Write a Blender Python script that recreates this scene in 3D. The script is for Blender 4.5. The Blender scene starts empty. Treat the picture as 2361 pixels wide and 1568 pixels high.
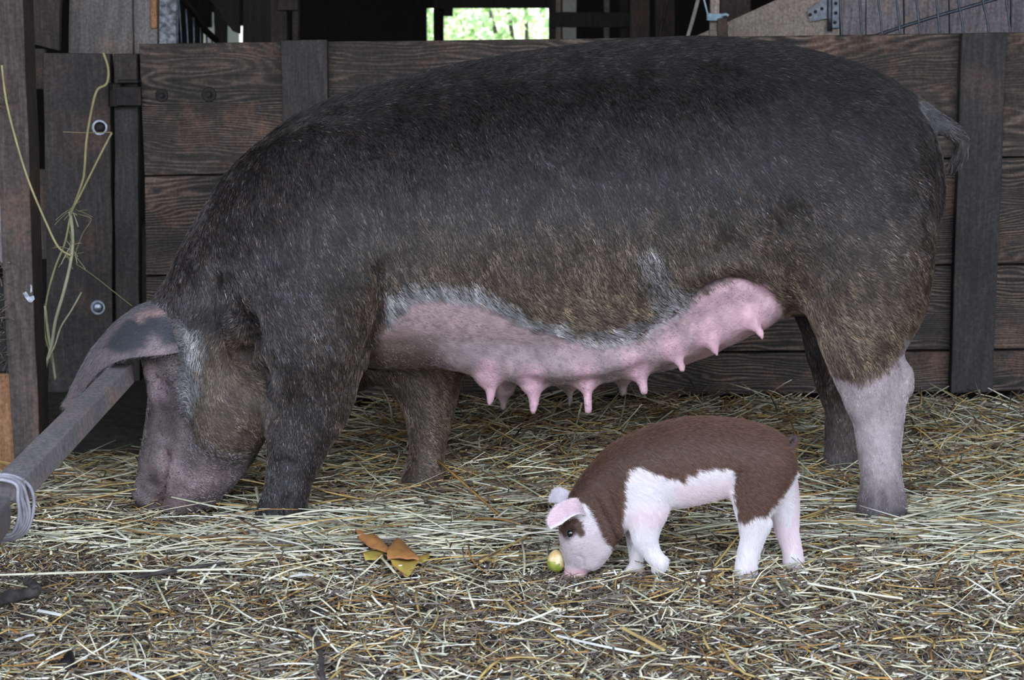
import bpy, bmesh, math, random
import numpy as np
from mathutils import Vector, Matrix

random.seed(7)
rng = np.random.default_rng(11)
sc = bpy.context.scene
COL = sc.collection

# ---------------------------------------------------------------- camera, sky, sun, exposure
W, H, FPX = 2361.0, 1568.0, 4444.0
CAM = np.array([0.0, -4.0, 1.0])
PITCH = math.atan((784.0 - 100.0) / FPX)
cd = bpy.data.cameras.new('camera')
cd.sensor_width = 36.0
cd.lens = 36.0 * FPX / W
cd.clip_start = 0.05
cd.clip_end = 200
cd.dof.use_dof = True
cd.dof.focus_distance = 3.98
cd.dof.aperture_fstop = 9.0
cam = bpy.data.objects.new('camera', cd)
COL.objects.link(cam)
cam.location = CAM
cam.rotation_euler = (math.pi / 2 - PITCH, 0, 0)
sc.camera = cam

world = bpy.data.worlds.new('sky')
sc.world = world
world.use_nodes = True
wn = world.node_tree
bgn = wn.nodes['Background']
tcw = wn.nodes.new('ShaderNodeTexCoord')
sepw = wn.nodes.new('ShaderNodeSeparateXYZ')
rampw = wn.nodes.new('ShaderNodeValToRGB')
rampw.color_ramp.elements[0].position = 0.0
rampw.color_ramp.elements[0].color = (0.22, 0.23, 0.23, 1)
rampw.color_ramp.elements[1].position = 0.7
rampw.color_ramp.elements[1].color = (0.66, 0.80, 1.05, 1)
e = rampw.color_ramp.elements.new(0.12)
e.color = (0.50, 0.53, 0.57, 1)
e = rampw.color_ramp.elements.new(0.36)
e.color = (0.80, 0.90, 1.04, 1)
wn.links.new(tcw.outputs['Generated'], sepw.inputs[0])
wn.links.new(sepw.outputs['Z'], rampw.inputs[0])
wn.links.new(rampw.outputs[0], bgn.inputs[0])
bgn.inputs[1].default_value = 1.5

sd = bpy.data.lights.new('sun', 'SUN')
sd.energy = 8.0
sd.angle = math.radians(2)
sd.color = (1.0, 0.96, 0.88)
sun = bpy.data.objects.new('sun', sd)
COL.objects.link(sun)
sun.rotation_euler = Vector((0.72, 0.30, 0.63)).to_track_quat('Z', 'Y').to_euler()

vs = sc.view_settings
sc.display_settings.display_device = 'sRGB'
vs.view_transform = 'Standard'
vs.look = 'None'
vs.gamma = 1.0
vs.use_curve_mapping = False
vs.exposure = 2.05
sc.cycles.use_denoising = True
sc.cycles.max_bounces = 6
sc.cycles.diffuse_bounces = 4

# ---------------------------------------------------------------- projection helpers
SP, CP = math.sin(PITCH), math.cos(PITCH)
UP = np.array([0.0, SP, CP])
FW = np.array([0.0, CP, -SP])


def at(px, py, Y):
    """world point at depth Y seen at photo pixel (px, py)"""
    d = FW + np.array([(px - W / 2) / FPX, 0, 0]) - (py - H / 2) / FPX * UP
    t = (Y - CAM[1]) / d[1]
    return CAM + t * d


def proj(P):
    v = P - CAM
    dep = v @ FW
    return W / 2 + FPX * v[:, 0] / dep, H / 2 - FPX * (v @ UP) / dep


def mpp(py, Y):
    """metres per pixel"""
    return float((at(0, py, Y) - CAM) @ FW) / FPX


# ---------------------------------------------------------------- numpy noise
def _hash(i, j, k, s):
    n = (i * 374761393 + j * 668265263 + k * 2147483647 + s * 974634777) & 0xffffffff
    n = ((n ^ (n >> 13)) * 1274126177) & 0xffffffff
    return ((n ^ (n >> 16)) & 0xffff) / 65535.0


def vnoise(P, freq, seed=0):
    Q = np.asarray(P, float) * freq + 1000.0
    I = np.floor(Q).astype(np.int64)
    f = Q - I
    f = f * f * (3 - 2 * f)
    out = 0
    for a in (0, 1):
        for b in (0, 1):
            for c in (0, 1):
                w = (f[:, 0] if a else 1 - f[:, 0]) * (f[:, 1] if b else 1 - f[:, 1]) * (f[:, 2] if c else 1 - f[:, 2])
                out = out + w * _hash(I[:, 0] + a, I[:, 1] + b, I[:, 2] + c, seed)
    return out * 2 - 1


def sstep(a, b, x):
    t = np.clip((x - a) / (b - a), 0, 1)
    return t * t * (3 - 2 * t)


# ---------------------------------------------------------------- object helpers
def tag(o, label=None, cat=None, group=None, kind=None):
    if label:
        o['label'] = label
    if cat:
        o['category'] = cat
    if group:
        o['group'] = group
    if kind:
        o['kind'] = kind
    return o


def thing(name, label, cat, loc, group=None):
    o = bpy.data.objects.new(name, None)
    o.empty_display_size = 0.05
    o.location = [float(v) for v in loc]
    COL.objects.link(o)
    return tag(o, label, cat, group)


def wloc(o):
    v = np.array(o.location, float)
    while o.parent:
        o = o.parent
        v = v + np.array(o.location, float)
    return v


def mesh_obj(name, V, F, m, parent=None, smooth=False, origin=None):
    """V in world space; the object is linked with its own origin (base centre) or under its parent"""
    V = np.asarray(V, float)
    if origin is None:
        origin = np.array([(V[:, 0].min() + V[:, 0].max()) / 2, (V[:, 1].min() + V[:, 1].max()) / 2,
                           V[:, 2].min() if parent is None else (V[:, 2].min() + V[:, 2].max()) / 2])
    me = bpy.data.meshes.new(name)
    me.from_pydata((V - origin).tolist(), [], [tuple(int(i) for i in f) for f in F])
    me.update()
    if smooth:
        me.polygons.foreach_set('use_smooth', [True] * len(me.polygons))
    o = bpy.data.objects.new(name, me)
    COL.objects.link(o)
    if parent is not None:
        o.parent = parent
        o.location = origin - wloc(parent)
    else:
        o.location = origin
    if m:
        me.materials.append(m)
    return o


def fast_mesh(name, V, Q, m, parent=None, smooth=False, origin=(0, 0, 0), colors=None):
    """large quad mesh, optional per-vertex colour attribute 'tone'"""
    V = np.asarray(V, np.float32)
    origin = np.asarray(origin, np.float32)
    me = bpy.data.meshes.new(name)
    n, k = len(V), len(Q)
    me.vertices.add(n)
    me.vertices.foreach_set('co', (V - origin).ravel())
    me.loops.add(k * 4)
    me.loops.foreach_set('vertex_index', np.asarray(Q, np.int32).ravel())
    me.polygons.add(k)
    me.polygons.foreach_set('loop_start', np.arange(0, k * 4, 4, dtype=np.int32))
    if smooth:
        me.polygons.foreach_set('use_smooth', np.ones(k, bool))
    if colors is not None:
        a = me.attributes.new('tone', 'FLOAT_COLOR', 'POINT')
        c = np.ones((n, 4), np.float32)
        c[:, :3] = colors
        a.data.foreach_set('color', c.ravel())
    me.update(calc_edges=True)
    me.validate()
    o = bpy.data.objects.new(name, me)
    COL.objects.link(o)
    if parent is not None:
        o.parent = parent
        o.location = [float(v) for v in (origin - wloc(parent))]
    else:
        o.location = [float(v) for v in origin]
    me.materials.append(m)
    return o


def bevel(o, w=0.003, seg=2):
    b = o.modifiers.new('bevel', 'BEVEL')
    b.width = w
    b.segments = seg
    b.limit_method = 'ANGLE'
    return o


def board_geo(tl, tr, br, bl, Y, th, wob=0.0015, seg=10, Yr=None):
    """plank whose front face has these photo corners at depth Y (Yr on its right end); slightly wavy edges"""
    if Yr is None:
        Yr = Y
    along_x = abs(tr[0] - tl[0]) > abs(bl[1] - tl[1])
    A = [at(*tl, Y), at(*tr, Yr), at(*br, Yr), at(*bl, Y)]
    V, F = [], []
    n = seg
    for i in range(n + 1):
        t = i / n
        if along_x:
            p, q = A[0] * (1 - t) + A[1] * t, A[3] * (1 - t) + A[2] * t
            j = np.array([0, 0, 1.0])
        else:
            p, q = A[0] * (1 - t) + A[3] * t, A[1] * (1 - t) + A[2] * t
            j = np.array([1.0, 0, 0])
        p = p + j * random.uniform(-wob, wob)
        q = q + j * random.uniform(-wob, wob)
        back = np.array([0, th, 0])
        V += [p, q, q + back, p + back]
    for i in range(n):
        a = i * 4
        for k in range(4):
            F.append((a + k, a + (k + 1) % 4, a + 4 + (k + 1) % 4, a + 4 + k))
    F.append((3, 2, 1, 0))
    e_ = n * 4
    F.append((e_, e_ + 1, e_ + 2, e_ + 3))
    return np.array(V), F


def fix_normals(o):
    bm = bmesh.new()
    bm.from_mesh(o.data)
    bmesh.ops.recalc_face_normals(bm, faces=bm.faces)
    bm.to_mesh(o.data)
    bm.free()
    return o


def board(name, tl, tr, br, bl, Y, th, m, parent=None, Yr=None, wob=0.0015, bev=0.003):
    V, F = board_geo(tl, tr, br, bl, Y, th, wob, Yr=Yr)
    o = mesh_obj(name, V, F, m, parent)
    fix_normals(o)
    bevel(o, bev)
    return o


def rect(name, x0, y0, x1, y1, Y, th, m, parent=None, **kw):
    return board(name, (x0, y0), (x1, y0), (x1, y1), (x0, y1), Y, th, m, parent, **kw)


def box_geo(a, b):
    (x0, y0, z0), (x1, y1, z1) = a, b
    V = [(x0, y0, z0), (x1, y0, z0), (x1, y1, z0), (x0, y1, z0), (x0, y0, z1), (x1, y0, z1), (x1, y1, z1), (x0, y1, z1)]
    F = [(3, 2, 1, 0), (4, 5, 6, 7), (0, 1, 5, 4), (1, 2, 6, 5), (2, 3, 7, 6), (3, 0, 4, 7)]
    return np.array(V, float), F


def join_geo(parts):
    V, F, n = [], [], 0
    for v, f in parts:
        V.append(np.asarray(v, float))
        F += [tuple(i + n for i in q) for q in f]
        n += len(v)
    return np.concatenate(V), F


def tube_geo(P, R, n=8, closed=False, flat=1.0):
    """swept tube through points P with radius R (scalar or list)"""
    P = np.asarray(P, float)
    m = len(P)
    R = np.full(m, R, float) if np.isscalar(R) else np.asarray(R, float)
    T = np.gradient(P, axis=0)
    if closed:
        T = np.roll(P, -1, 0) - np.roll(P, 1, 0)
    T /= np.linalg.norm(T, axis=1)[:, None] + 1e-12
    ref = np.array([0, 0, 1.0]) if abs(T[0][2]) < 0.85 else np.array([0, 1.0, 0])
    V, F = [], []
    u = np.cross(T[0], ref)
    for i in range(m):
        u = u - T[i] * (u @ T[i])
        u /= np.linalg.norm(u) + 1e-12
        v = np.cross(T[i], u)
        for k in range(n):
            a = 2 * math.pi * k / n
            V.append(P[i] + R[i] * (math.cos(a) * u + flat * math.sin(a) * v))
    last = m if closed else m - 1
    for i in range(last):
        j = (i + 1) % m
        for k in range(n):
            F.append((i * n + k, i * n + (k + 1) % n, j * n + (k + 1) % n, j * n + k))
    if not closed:
        F.append(tuple(range(n))[::-1])
        F.append(tuple((m - 1) * n + k for k in range(n)))
    return np.array(V), F


def spline(P, n):
    """Catmull-Rom resampling of the rows of P to n rows"""
    P = np.asarray(P, float)
    m = len(P)
    if m == 2:
        t = np.linspace(0, 1, n)[:, None]
        return P[0] * (1 - t) + P[1] * t
    out = []
    for s in np.linspace(0, m - 1, n):
        i = min(int(s), m - 2)
        t = s - i
        p0, p1, p2, p3 = P[max(i - 1, 0)], P[i], P[i + 1], P[min(i + 2, m - 1)]
        out.append(0.5 * ((2 * p1) + (-p0 + p2) * t + (2 * p0 - 5 * p1 + 4 * p2 - p3) * t * t + (-p0 + 3 * p1 - 3 * p2 + p3) * t ** 3))
    return np.array(out)


# ---------------------------------------------------------------- materials
def new_mat(name):
    m = bpy.data.materials.new(name)
    m.use_nodes = True
    return m, m.node_tree, m.node_tree.nodes['Principled BSDF']


def nd(nt, typ, **kw):
    n = nt.nodes.new(typ)
    for k, v in kw.items():
        setattr(n, k, v)
    return n


def ramp(nt, stops):
    r = nt.nodes.new('ShaderNodeValToRGB')
    el = r.color_ramp.elements
    el[0].position, el[0].color = stops[0][0], (*stops[0][1], 1)
    el[1].position, el[1].color = stops[-1][0], (*stops[-1][1], 1)
    for p, c in stops[1:-1]:
        x = el.new(p)
        x.color = (*c, 1)
    return r


def wood(name, dark, mid, light, axis='X', rings=38.0, grain=1.0, rough=0.72, stain=0.5, bump=0.45, spec=0.3, wear=0.5):
    """weathered timber: rings bent by noise along the board, fine fibres, grime patches"""
    m, nt, p = new_mat(name)
    L = nt.links.new
    tc = nd(nt, 'ShaderNodeTexCoord')
    oi = nd(nt, 'ShaderNodeObjectInfo')
    off = nd(nt, 'ShaderNodeVectorMath', operation='SCALE')
    cmb = nd(nt, 'ShaderNodeCombineXYZ')
    L(oi.outputs['Random'], cmb.inputs[0]); L(oi.outputs['Random'], cmb.inputs[1]); L(oi.outputs['Random'], cmb.inputs[2])
    L(cmb.outputs[0], off.inputs[0]); off.inputs['Scale'].default_value = 37.0
    add = nd(nt, 'ShaderNodeVectorMath', operation='ADD')
    L(tc.outputs['Object'], add.inputs[0]); L(off.outputs[0], add.inputs[1])
    mp = nd(nt, 'ShaderNodeMapping')
    if axis == 'X':
        mp.inputs['Scale'].default_value = (0.22, 1.0, 1.0)
    else:
        mp.inputs['Scale'].default_value = (1.0, 1.0, 0.22)
    L(add.outputs[0], mp.inputs[0])
    wv = nd(nt, 'ShaderNodeTexNoise')
    wv.inputs['Scale'].default_value = 3.2
    wv.inputs['Detail'].default_value = 4
    L(mp.outputs[0], wv.inputs['Vector'])
    ml = nd(nt, 'ShaderNodeMath', operation='MULTIPLY'); ml.inputs[1].default_value = rings
    L(wv.outputs['Fac'], ml.inputs[0])
    sep = nd(nt, 'ShaderNodeSeparateXYZ'); L(add.outputs[0], sep.inputs[0])
    m2 = nd(nt, 'ShaderNodeMath', operation='MULTIPLY_ADD')
    L(sep.outputs['Z' if axis == 'X' else 'X'], m2.inputs[0]); m2.inputs[1].default_value = rings * 2.2
    L(ml.outputs[0], m2.inputs[2])
    sn = nd(nt, 'ShaderNodeMath', operation='SINE')
    k2 = nd(nt, 'ShaderNodeMath', operation='MULTIPLY'); k2.inputs[1].default_value = 3.6
    L(m2.outputs[0], k2.inputs[0]); L(k2.outputs[0], sn.inputs[0])
    fib = nd(nt, 'ShaderNodeTexNoise')
    mp2 = nd(nt, 'ShaderNodeMapping')
    mp2.inputs['Scale'].default_value = (6, 90, 90) if axis == 'X' else (90, 90, 6)
    L(add.outputs[0], mp2.inputs[0]); L(mp2.outputs[0], fib.inputs['Vector'])
    fib.inputs['Scale'].default_value = 2.0; fib.inputs['Detail'].default_value = 5; fib.inputs['Roughness'].default_value = 0.65
    am = nd(nt, 'ShaderNodeTexNoise'); am.inputs['Scale'].default_value = 5.0; am.inputs['Detail'].default_value = 3
    L(mp.outputs[0], am.inputs['Vector'])
    amr = nd(nt, 'ShaderNodeMapRange'); amr.inputs['From Min'].default_value = 0.34; amr.inputs['From Max'].default_value = 0.60
    amr.inputs['To Min'].default_value = 0.25; amr.inputs['To Max'].default_value = 1.0
    L(am.outputs['Fac'], amr.inputs['Value'])
    sm = nd(nt, 'ShaderNodeMath', operation='MULTIPLY'); L(sn.outputs[0], sm.inputs[0]); L(amr.outputs['Result'], sm.inputs[1])
    s1 = nd(nt, 'ShaderNodeMath', operation='MULTIPLY_ADD'); s1.inputs[1].default_value = 0.20 * grain; s1.inputs[2].default_value = 0.10
    L(sm.outputs[0], s1.inputs[0])
    s2 = nd(nt, 'ShaderNodeMath', operation='MULTIPLY_ADD'); s2.inputs[1].default_value = 0.75
    L(fib.outputs['Fac'], s2.inputs[0]); L(s1.outputs[0], s2.inputs[2])
    rp = ramp(nt, [(0.18, dark), (0.5, mid), (0.82, light)])
    L(s2.outputs[0], rp.inputs[0])
    st = nd(nt, 'ShaderNodeTexNoise'); st.inputs['Scale'].default_value = 7.0; st.inputs['Detail'].default_value = 6; st.inputs['Roughness'].default_value = 0.62
    L(add.outputs[0], st.inputs['Vector'])
    rs = ramp(nt, [(0.40, (0, 0, 0)), (0.66, (1, 1, 1))])
    L(st.outputs['Fac'], rs.inputs[0])
    fm = nd(nt, 'ShaderNodeMath', operation='MULTIPLY'); fm.inputs[1].default_value = stain
    L(rs.outputs[0], fm.inputs[0])
    mx = nd(nt, 'ShaderNodeMix', data_type='RGBA')
    L(fm.outputs[0], mx.inputs['Factor']); L(rp.outputs[0], mx.inputs['A'])
    mx.inputs['B'].default_value = (*[0.55 * d + 0.010 for d in dark], 1)
    wn_ = nd(nt, 'ShaderNodeTexNoise'); wn_.inputs['Scale'].default_value = 5.5; wn_.inputs['Detail'].default_value = 7; wn_.inputs['Roughness'].default_value = 0.7
    of2 = nd(nt, 'ShaderNodeVectorMath', operation='ADD'); of2.inputs[1].default_value = (13.7, 4.1, 8.3)
    L(add.outputs[0], of2.inputs[0]); L(of2.outputs[0], wn_.inputs['Vector'])
    wr = ramp(nt, [(0.54, (0, 0, 0)), (0.68, (wear, wear, wear))])
    L(wn_.outputs['Fac'], wr.inputs[0])
    m3 = nd(nt, 'ShaderNodeMix', data_type='RGBA')
    L(wr.outputs[0], m3.inputs['Factor']); L(mx.outputs['Result'], m3.inputs['A'])
    m3.inputs['B'].default_value = (light[0] * 1.15, light[1] * 0.80, light[2] * 0.62, 1)
    spk = nd(nt, 'ShaderNodeTexNoise'); spk.inputs['Scale'].default_value = 130; spk.inputs['Detail'].default_value = 3
    L(add.outputs[0], spk.inputs['Vector'])
    spr = nd(nt, 'ShaderNodeMapRange'); spr.inputs['From Min'].default_value = 0.3; spr.inputs['From Max'].default_value = 0.7
    spr.inputs['To Min'].default_value = 0.72; spr.inputs['To Max'].default_value = 1.28
    L(spk.outputs['Fac'], spr.inputs['Value'])
    tn = nd(nt, 'ShaderNodeMapRange'); tn.inputs['To Min'].default_value = 0.78; tn.inputs['To Max'].default_value = 1.25
    L(oi.outputs['Random'], tn.inputs['Value'])
    tm = nd(nt, 'ShaderNodeMath', operation='MULTIPLY'); L(spr.outputs['Result'], tm.inputs[0]); L(tn.outputs['Result'], tm.inputs[1])
    fin = nd(nt, 'ShaderNodeVectorMath', operation='SCALE'); L(m3.outputs['Result'], fin.inputs[0]); L(tm.outputs[0], fin.inputs['Scale'])
    L(fin.outputs[0], p.inputs['Base Color'])
    p.inputs['Roughness'].default_value = rough
    p.inputs['Specular IOR Level'].default_value = spec
    bp = nd(nt, 'ShaderNodeBump'); bp.inputs['Strength'].default_value = bump; bp.inputs['Distance'].default_value = 0.004
    L(s2.outputs[0], bp.inputs['Height']); L(bp.outputs[0], p.inputs['Normal'])
    return m


def plain(name, col, rough=0.6, metal=0.0, var=0.35, scale=30.0, bump=0.2, spec=0.4, col2=None):
    m, nt, p = new_mat(name)
    L = nt.links.new
    tc = nd(nt, 'ShaderNodeTexCoord')
    n = nd(nt, 'ShaderNodeTexNoise'); n.inputs['Scale'].default_value = scale; n.inputs['Detail'].default_value = 5
    L(tc.outputs['Object'], n.inputs['Vector'])
    c2 = col2 or tuple(c * (1 - var) for c in col)
    r = ramp(nt, [(0.35, c2), (0.65, col)])
    L(n.outputs['Fac'], r.inputs[0]); L(r.outputs[0], p.inputs['Base Color'])
    p.inputs['Roughness'].default_value = rough
    p.inputs['Metallic'].default_value = metal
    p.inputs['Specular IOR Level'].default_value = spec
    b = nd(nt, 'ShaderNodeBump'); b.inputs['Strength'].default_value = bump; b.inputs['Distance'].default_value = 0.003
    L(n.outputs['Fac'], b.inputs['Height']); L(b.outputs[0], p.inputs['Normal'])
    return m


def attr_mat(name, rough=0.55, bump_scale=0.0, bump=0.2, spec=0.4, hair=False, trans=0.0):
    """colour from the geometry's own 'tone' attribute (coat, skin or straw colour; on the sow also painted shade and glints)"""
    m, nt, p = new_mat(name)
    L = nt.links.new
    a = nd(nt, 'ShaderNodeAttribute'); a.attribute_name = 'tone'
    L(a.outputs['Color'], p.inputs['Base Color'])
    p.inputs['Roughness'].default_value = rough
    p.inputs['Specular IOR Level'].default_value = spec
    if bump_scale:
        tc = nd(nt, 'ShaderNodeTexCoord')
        n = nd(nt, 'ShaderNodeTexNoise'); n.inputs['Scale'].default_value = bump_scale; n.inputs['Detail'].default_value = 4
        L(tc.outputs['Object'], n.inputs['Vector'])
        b = nd(nt, 'ShaderNodeBump'); b.inputs['Strength'].default_value = bump; b.inputs['Distance'].default_value = 0.004
        L(n.outputs['Fac'], b.inputs['Height']); L(b.outputs[0], p.inputs['Normal'])
    return m


M_gate = wood('gate_timber', (0.017, 0.014, 0.014), (0.066, 0.050, 0.044), (0.20, 0.145, 0.115), 'X', rings=80, grain=1.3, stain=0.7, wear=0.45)
M_batten = wood('batten_timber', (0.024, 0.021, 0.021), (0.054, 0.048, 0.049), (0.105, 0.094, 0.094), 'Z', rings=30, grain=0.5, stain=0.5)
M_jamb = wood('jamb_timber', (0.020, 0.017, 0.017), (0.052, 0.043, 0.041), (0.10, 0.083, 0.078), 'Z', rings=26, grain=0.4, stain=0.5, wear=0.6)
M_post = wood('post_timber', (0.026, 0.021, 0.020), (0.072, 0.056, 0.051), (0.145, 0.115, 0.104), 'Z', rings=26, grain=0.4, stain=0.5)
M_plank_dark = wood('dark_plank_timber', (0.014, 0.012, 0.013), (0.034, 0.029, 0.029), (0.070, 0.060, 0.058), 'Z', rings=22, grain=0.35, stain=0.6)
M_pale = wood('pale_weathered_timber', (0.085, 0.075, 0.073), (0.19, 0.172, 0.168), (0.30, 0.275, 0.268), 'Z', rings=26, grain=0.35, stain=0.25)
M_tan = wood('tan_plywood', (0.20, 0.165, 0.145), (0.34, 0.285, 0.25), (0.48, 0.42, 0.375), 'Z', rings=18, grain=0.25, stain=0.15)
M_grey = wood('grey_weathered_timber', (0.10, 0.088, 0.098), (0.25, 0.22, 0.235), (0.42, 0.38, 0.40), 'Z', rings=30, grain=0.5, stain=0.35)
M_orange = wood('fresh_split_timber', (0.12, 0.055, 0.026), (0.27, 0.135, 0.065), (0.42, 0.25, 0.14), 'Z', rings=34, grain=0.5, stain=0.25)
M_rail = wood('rail_timber', (0.10, 0.088, 0.092), (0.165, 0.146, 0.150), (0.235, 0.213, 0.217), 'Z', rings=16, grain=0.2, stain=0.3, bump=0.12)
M_barn = wood('barn_board', (0.006, 0.005, 0.005), (0.014, 0.012, 0.011), (0.030, 0.025, 0.022), 'Z', rings=22, grain=0.5)
M_iron = plain('rusted_iron', (0.032, 0.026, 0.026), 0.62, 0.5, 0.5, 60, 0.3)
M_zinc = plain('galvanised_steel', (0.42, 0.47, 0.55), 0.40, 0.85, 0.35, 90, 0.2)
M_steel = plain('dull_steel', (0.24, 0.27, 0.32), 0.5, 0.6, 0.4, 70, 0.2)
M_wire = plain('wire_steel', (0.13, 0.15, 0.19), 0.45, 0.7, 0.35, 60, 0.1)
M_concrete = plain('flaking_whitewash', (0.62, 0.66, 0.76), 0.9, 0, 0.72, 70, 0.5)
M_white = plain('white_painted_wood', (0.60, 0.58, 0.55), 0.6, 0, 0.25, 20, 0.1)
M_cord = plain('pale_blue_cord', (0.45, 0.62, 0.75), 0.7, 0, 0.3, 40, 0.2)
M_twine = plain('grey_twine', (0.34, 0.33, 0.37), 0.6, 0, 0.35, 60, 0.2)
M_twig = plain('dark_twig_bark', (0.070, 0.058, 0.055), 0.85, 0, 0.6, 55, 0.6)
M_blackleaf = plain('black_rotten_leaf', (0.016, 0.012, 0.013), 0.5, 0, 0.5, 30, 0.4)
M_chip = plain('fresh_white_wood_chip', (0.72, 0.70, 0.66), 0.7, 0, 0.25, 40, 0.3)
M_fluff = plain('dusty_hay_tuft', (0.20, 0.17, 0.15), 0.9, 0, 0.5, 40, 0.2)
M_straw = attr_mat('straw_stems', 0.42, spec=0.45)
M_skin = attr_mat('pig_skin', 0.55, 210.0, 0.40, spec=0.3)
M_piglet_skin = attr_mat('piglet_skin', 0.5, 260.0, 0.12, spec=0.3)
M_hair = attr_mat('pig_bristle', 0.32, spec=0.5)
M_piglet_hair = attr_mat('piglet_down', 0.5, spec=0.3)

# dirt floor
M_dirt, _nt, _p = new_mat('damp_dirt')
_tc = nd(_nt, 'ShaderNodeTexCoord')
_n1 = nd(_nt, 'ShaderNodeTexNoise'); _n1.inputs['Scale'].default_value = 24; _n1.inputs['Detail'].default_value = 9; _n1.inputs['Roughness'].default_value = 0.7
_nt.links.new(_tc.outputs['Object'], _n1.inputs['Vector'])
_r1 = ramp(_nt, [(0.30, (0.020, 0.016, 0.014)), (0.52, (0.062, 0.050, 0.044)), (0.75, (0.12, 0.10, 0.088))])
_nt.links.new(_n1.outputs['Fac'], _r1.inputs[0]); _nt.links.new(_r1.outputs[0], _p.inputs['Base Color'])
_p.inputs['Roughness'].default_value = 0.9
_b1 = nd(_nt, 'ShaderNodeBump'); _b1.inputs['Strength'].default_value = 0.8; _b1.inputs['Distance'].default_value = 0.01
_nt.links.new(_n1.outputs['Fac'], _b1.inputs['Height']); _nt.links.new(_b1.outputs[0], _p.inputs['Normal'])

# leaves outside
M_leaf, _nt, _p = new_mat('shrub_leaf')
_a = nd(_nt, 'ShaderNodeAttribute'); _a.attribute_name = 'tone'
_nt.links.new(_a.outputs['Color'], _p.inputs['Base Color'])
_p.inputs['Roughness'].default_value = 0.45
_tr = nd(_nt, 'ShaderNodeBsdfTranslucent'); _nt.links.new(_a.outputs['Color'], _tr.inputs['Color'])
_mx = nd(_nt, 'ShaderNodeMixShader'); _mx.inputs[0].default_value = 0.45
_nt.links.new(_p.outputs[0], _mx.inputs[1]); _nt.links.new(_tr.outputs[0], _mx.inputs[2])
_nt.links.new(_mx.outputs[0], _nt.nodes['Material Output'].inputs['Surface'])

# ---------------------------------------------------------------- the setting: floor, ceiling, walls


def ground_z(x, y):
    x = np.asarray(x, float)
    y = np.asarray(y, float)
    back = sstep(0.05, 1.0, y)
    right = sstep(-0.95, -0.25, x)
    z = back * (-0.10 + 0.135 * right)
    z = z - 0.02 * sstep(-0.3, -1.0, y)
    P = np.stack([x.ravel(), y.ravel(), np.zeros(x.size)], 1)
    n = 0.010 * vnoise(P, 3.0, 3) + 0.006 * vnoise(P, 9.0, 4) + 0.003 * vnoise(P, 24.0, 5)
    return z + n.reshape(x.shape)


def grid_mesh(name, xs, ys, zf, m):
    X, Y = np.meshgrid(xs, ys)
    Z = zf(X, Y)
    V = np.stack([X.ravel(), Y.ravel(), Z.ravel()], 1)
    nx = len(xs)
    i, j = np.meshgrid(np.arange(len(ys) - 1), np.arange(nx - 1), indexing='ij')
    a = (i * nx + j).ravel()
    return fast_mesh(name, V, np.stack([a, a + 1, a + nx + 1, a + nx], 1), m, smooth=True)


xs = np.concatenate([np.linspace(-6, -1.4, 20)[:-1], np.linspace(-1.4, 1.4, 141), np.linspace(1.4, 6, 20)[1:]])
ys = np.concatenate([np.linspace(-12, -1.3, 20)[:-1], np.linspace(-1.3, 1.35, 131), np.linspace(1.35, 8.1, 20)[1:]])
floor = grid_mesh('floor', xs, ys, ground_z, M_dirt)
tag(floor, kind='structure')
og = grid_mesh('ground', np.linspace(-30, 30, 16), np.linspace(8.1, 45, 14), lambda X, Y: X * 0 - 0.02, plain('outdoor_grass', (0.16, 0.22, 0.07), 0.9, 0, 0.5, 3, 0.3))
tag(og, kind='structure')


def slab(name, a, b, m):
    V, F = box_geo(a, b)
    return tag(mesh_obj(name, V, F, m), kind='structure')


slab('ceiling', (-6.2, -2.9, 2.75), (6.2, 8.3, 2.87), M_barn)  # out of view; front edge carried forward to cap the angle of sky light
slab('wall_left', (-6.12, -2.9, -0.2), (-6.0, 8.2, 2.75), M_barn)
slab('wall_right', (6.0, -2.9, -0.2), (6.12, 8.2, 2.75), M_barn)

# back wall with its low window and a narrow slit beside it
YB = 8.0


def bx(px):
    return float(at(px, 50, YB)[0])


def bz(py):
    return float(at(1180, py, YB)[2])


x_s0, x_s1, x_w0, x_w1 = bx(984), bx(999), bx(1023), bx(1268)
x_g0, x_g1, x_g2, x_g3 = bx(468), bx(488), bx(493), bx(564)
zt, zb = bz(19), 0.55
wallparts = []
for (a0, a1, c0, c1) in ((-6.0, x_g0, -0.2, 2.75), (x_g0, x_g1, bz(64), 2.75), (x_g1, x_g2, bz(28), 2.75), (x_g2, x_g3, bz(60), 2.75), (x_g0, x_g3, -0.2, 0.55), (x_g3, x_s0, -0.2, 2.75), (x_s1, x_w0, -0.2, 2.75), (x_w1, 6.0, -0.2, 2.75),
                         (x_s0, x_s1, zt, 2.75), (x_s0, x_s1, -0.2, zb), (x_w0, x_w1, zt, 2.75), (x_w0, x_w1, -0.2, zb)):
    wallparts.append(box_geo((a0, YB, c0), (a1, YB + 0.06, c1)))
V, F = join_geo(wallparts)
tag(mesh_obj('wall_back', V, F, M_barn), kind='structure')
V, F = join_geo([box_geo((bx(1023), YB - 0.05, bz(38)), (bx(1045), YB, bz(-20))),
                 box_geo((bx(1000), YB - 0.06, bz(19)), (bx(1270), YB - 0.002, bz(-14)))])
tag(mesh_obj('trim_1', V, F, M_plank_dark), kind='structure')


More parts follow.
